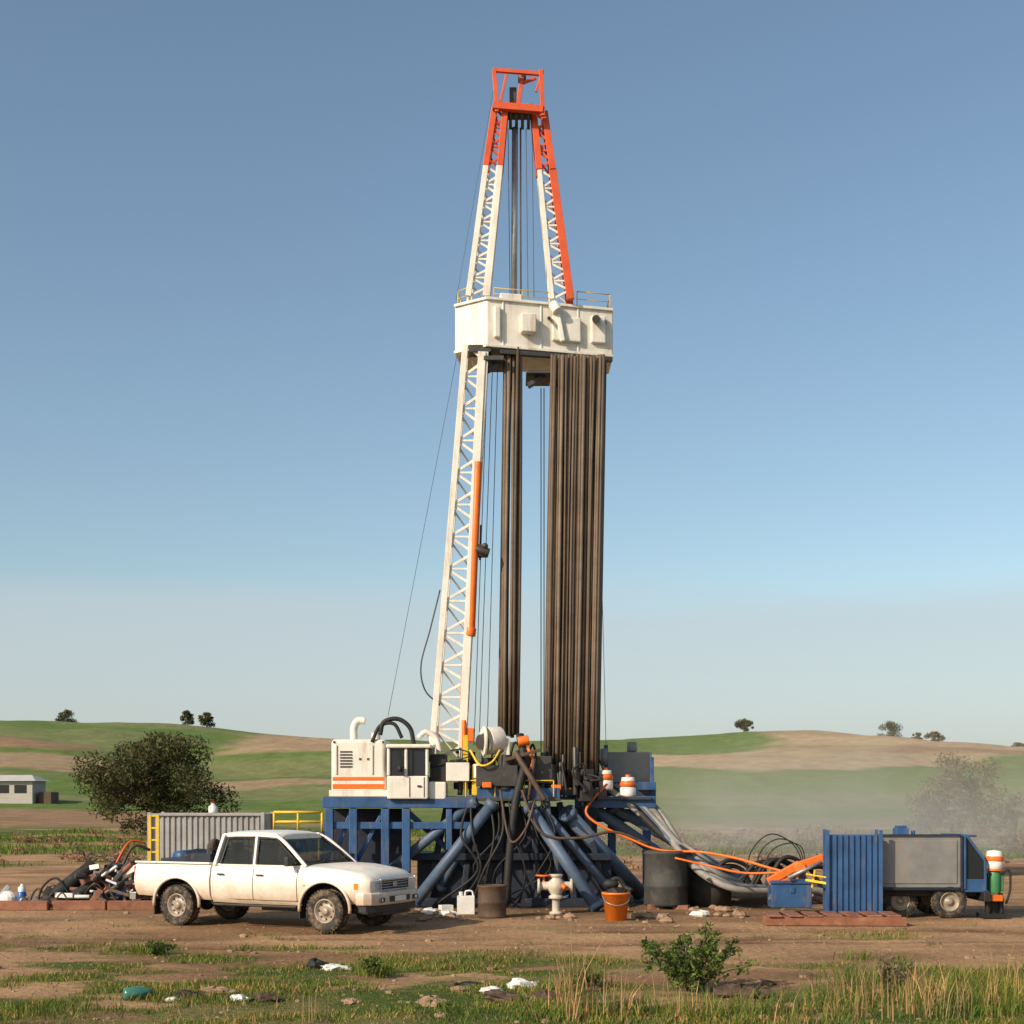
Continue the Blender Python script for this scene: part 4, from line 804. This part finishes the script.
b=LB('rear_bumper','chrome',bevel=.01); b.box((-2.55,0,.52),(.14,1.5,.14)); b.done()
b=LB('mirrors_and_handles','trim',bevel=.012)
for s in(-1,1):
    b.box((.90,s*.95,1.25),(.08,.19,.16)); b.beam((.94,s*.80,1.19),(.91,s*.9,1.2),.03)
    for x in(.24,-.56): b.box((x,s*.864,.99),(.15,.022,.03))
    b.beam((-.70,s*.85,.435),(.98,s*.85,.435),.04,.05)
b.done()
b=LB('number_plate','whitep'); b.box((2.468,0,.60),(.01,.36,.09)); b.done()
bt=LB('tyres','tyre'); br=LB('rims','rim'); rh=LB('rims_slots','trim')
for x in(AX,RX):
    for s in(-1,1): wheel(bt,br,(x*KX,s*.74,.385),.385,.235,(0,1,0),34); rimholes(rh,(x*KX,s*.74,.385),.385,.235)
bt.done(); br.done(); rh.done()
for o in tk.children:
    for v in o.data.vertices:
        if o.name.split('.')[0] not in('tyres','rims','rims_slots'): v.co.x*=KX
        v.co.y*=KY
# ------------------------------------------------------------ dust blown up behind the yard
db=B('dust_cloud','stone'); db.box((17,62,3.6),(44,36,7.6)); do=db.done(); do.data.materials.clear()
dm=bpy.data.materials.new('airborne_dust'); dm.use_nodes=True; N=dm.node_tree.nodes; L=dm.node_tree.links; N.remove(N['Principled BSDF'])
vs_=N.new('ShaderNodeVolumeScatter'); vs_.inputs['Color'].default_value=(.97,.82,.64,1); vs_.inputs['Anisotropy'].default_value=.1
tc=N.new('ShaderNodeTexCoord'); mp=N.new('ShaderNodeMapping'); mp.inputs['Location'].default_value=(-17/22,-62/18,-.4/6.8); mp.inputs['Scale'].default_value=(1/22,1/18,1/6.8); L.new(tc.outputs['Object'],mp.inputs[0])
ln=N.new('ShaderNodeVectorMath'); ln.operation='LENGTH'; L.new(mp.outputs[0],ln.inputs[0])
mr=N.new('ShaderNodeMapRange'); mr.interpolation_type='SMOOTHSTEP'; mr.inputs[1].default_value=1; mr.inputs[2].default_value=.1; mr.inputs[3].default_value=0; mr.inputs[4].default_value=1; L.new(ln.outputs['Value'],mr.inputs[0])
nn=N.new('ShaderNodeTexNoise'); nn.inputs['Scale'].default_value=.2; nn.inputs['Detail'].default_value=2; L.new(tc.outputs['Object'],nn.inputs['Vector'])
m2=N.new('ShaderNodeMapRange'); m2.inputs[1].default_value=.38; m2.inputs[2].default_value=.66; m2.inputs[3].default_value=.12; m2.inputs[4].default_value=1; L.new(nn.outputs['Fac'],m2.inputs[0])
ml=N.new('ShaderNodeMath'); ml.operation='MULTIPLY'; L.new(mr.outputs[0],ml.inputs[0]); L.new(m2.outputs[0],ml.inputs[1])
m3=N.new('ShaderNodeMath'); m3.operation='MULTIPLY'; m3.inputs[1].default_value=.10; L.new(ml.outputs[0],m3.inputs[0]); L.new(m3.outputs[0],vs_.inputs['Density']); L.new(vs_.outputs[0],N['Material Output'].inputs['Volume'])
do.data.materials.append(dm)
# ------------------------------------------------------------ light, sky, camera
SE=math.radians(29); AZ=math.radians(228)   # compass azimuth of the sun seen from the site (0=+Y, clockwise)
sd=Vector((math.sin(AZ)*math.cos(SE),math.cos(AZ)*math.cos(SE),math.sin(SE)))
sl=bpy.data.lights.new('sun','SUN'); sl.energy=5.0; sl.angle=math.radians(.55); sl.color=(1,.86,.69); so=bpy.data.objects.new('sun',sl); scene.collection.objects.link(so); so.rotation_euler=(-sd).to_track_quat('-Z','Y').to_euler(); so.location=(-20,-20,30)
w=bpy.data.worlds.new('World'); scene.world=w; w.use_nodes=True; N=w.node_tree.nodes; L=w.node_tree.links; bg=N['Background']
sky=N.new('ShaderNodeTexSky'); sky.sky_type='NISHITA'; sky.sun_disc=False; sky.sun_elevation=SE; sky.sun_rotation=AZ; sky.air_density=1.0; sky.dust_density=1.5; sky.ozone_density=1.0
bg.inputs['Strength'].default_value=.14
tint=N.new('ShaderNodeVectorMath'); tint.operation='MULTIPLY'; tint.inputs[1].default_value=(1.03,1.06,1.0); L.new(sky.outputs[0],tint.inputs[0])
tc=N.new('ShaderNodeTexCoord'); sp=N.new('ShaderNodeSeparateXYZ'); L.new(tc.outputs['Generated'],sp.inputs[0])
mp=N.new('ShaderNodeMapping'); mp.inputs['Scale'].default_value=(1.6,1.6,14); L.new(tc.outputs['Generated'],mp.inputs[0])
nn=N.new('ShaderNodeTexNoise'); nn.inputs['Scale'].default_value=2.2; nn.inputs['Detail'].default_value=6; L.new(mp.outputs[0],nn.inputs['Vector'])
ma=N.new('ShaderNodeMath'); ma.operation='MULTIPLY_ADD'; ma.inputs[1].default_value=.06; L.new(nn.outputs['Fac'],ma.inputs[0]); L.new(sp.outputs['Z'],ma.inputs[2])
mr=N.new('ShaderNodeMapRange'); mr.interpolation_type='SMOOTHSTEP'; mr.inputs[1].default_value=.195; mr.inputs[2].default_value=.150; mr.inputs[3].default_value=0; mr.inputs[4].default_value=.6; L.new(ma.outputs[0],mr.inputs[0])
mx=N.new('ShaderNodeMix'); mx.data_type='RGBA'; mx.inputs['B'].default_value=(3.95,4.3,4.6,1); L.new(mr.outputs[0],mx.inputs['Factor']); L.new(tint.outputs[0],mx.inputs['A']); L.new(mx.outputs['Result'],bg.inputs[0])
cd=bpy.data.cameras.new('camera'); co=bpy.data.objects.new('camera',cd); scene.collection.objects.link(co); co.location=(0,0,H); co.rotation_euler=(math.radians(90),0,0)
cd.sensor_width=36; cd.lens=F/1024*36; cd.shift_y=288/1024; cd.clip_end=10000; cd.clip_start=.1; scene.camera=co
scene.view_settings.view_transform='Standard'; scene.view_settings.look='None'; scene.view_settings.exposure=0
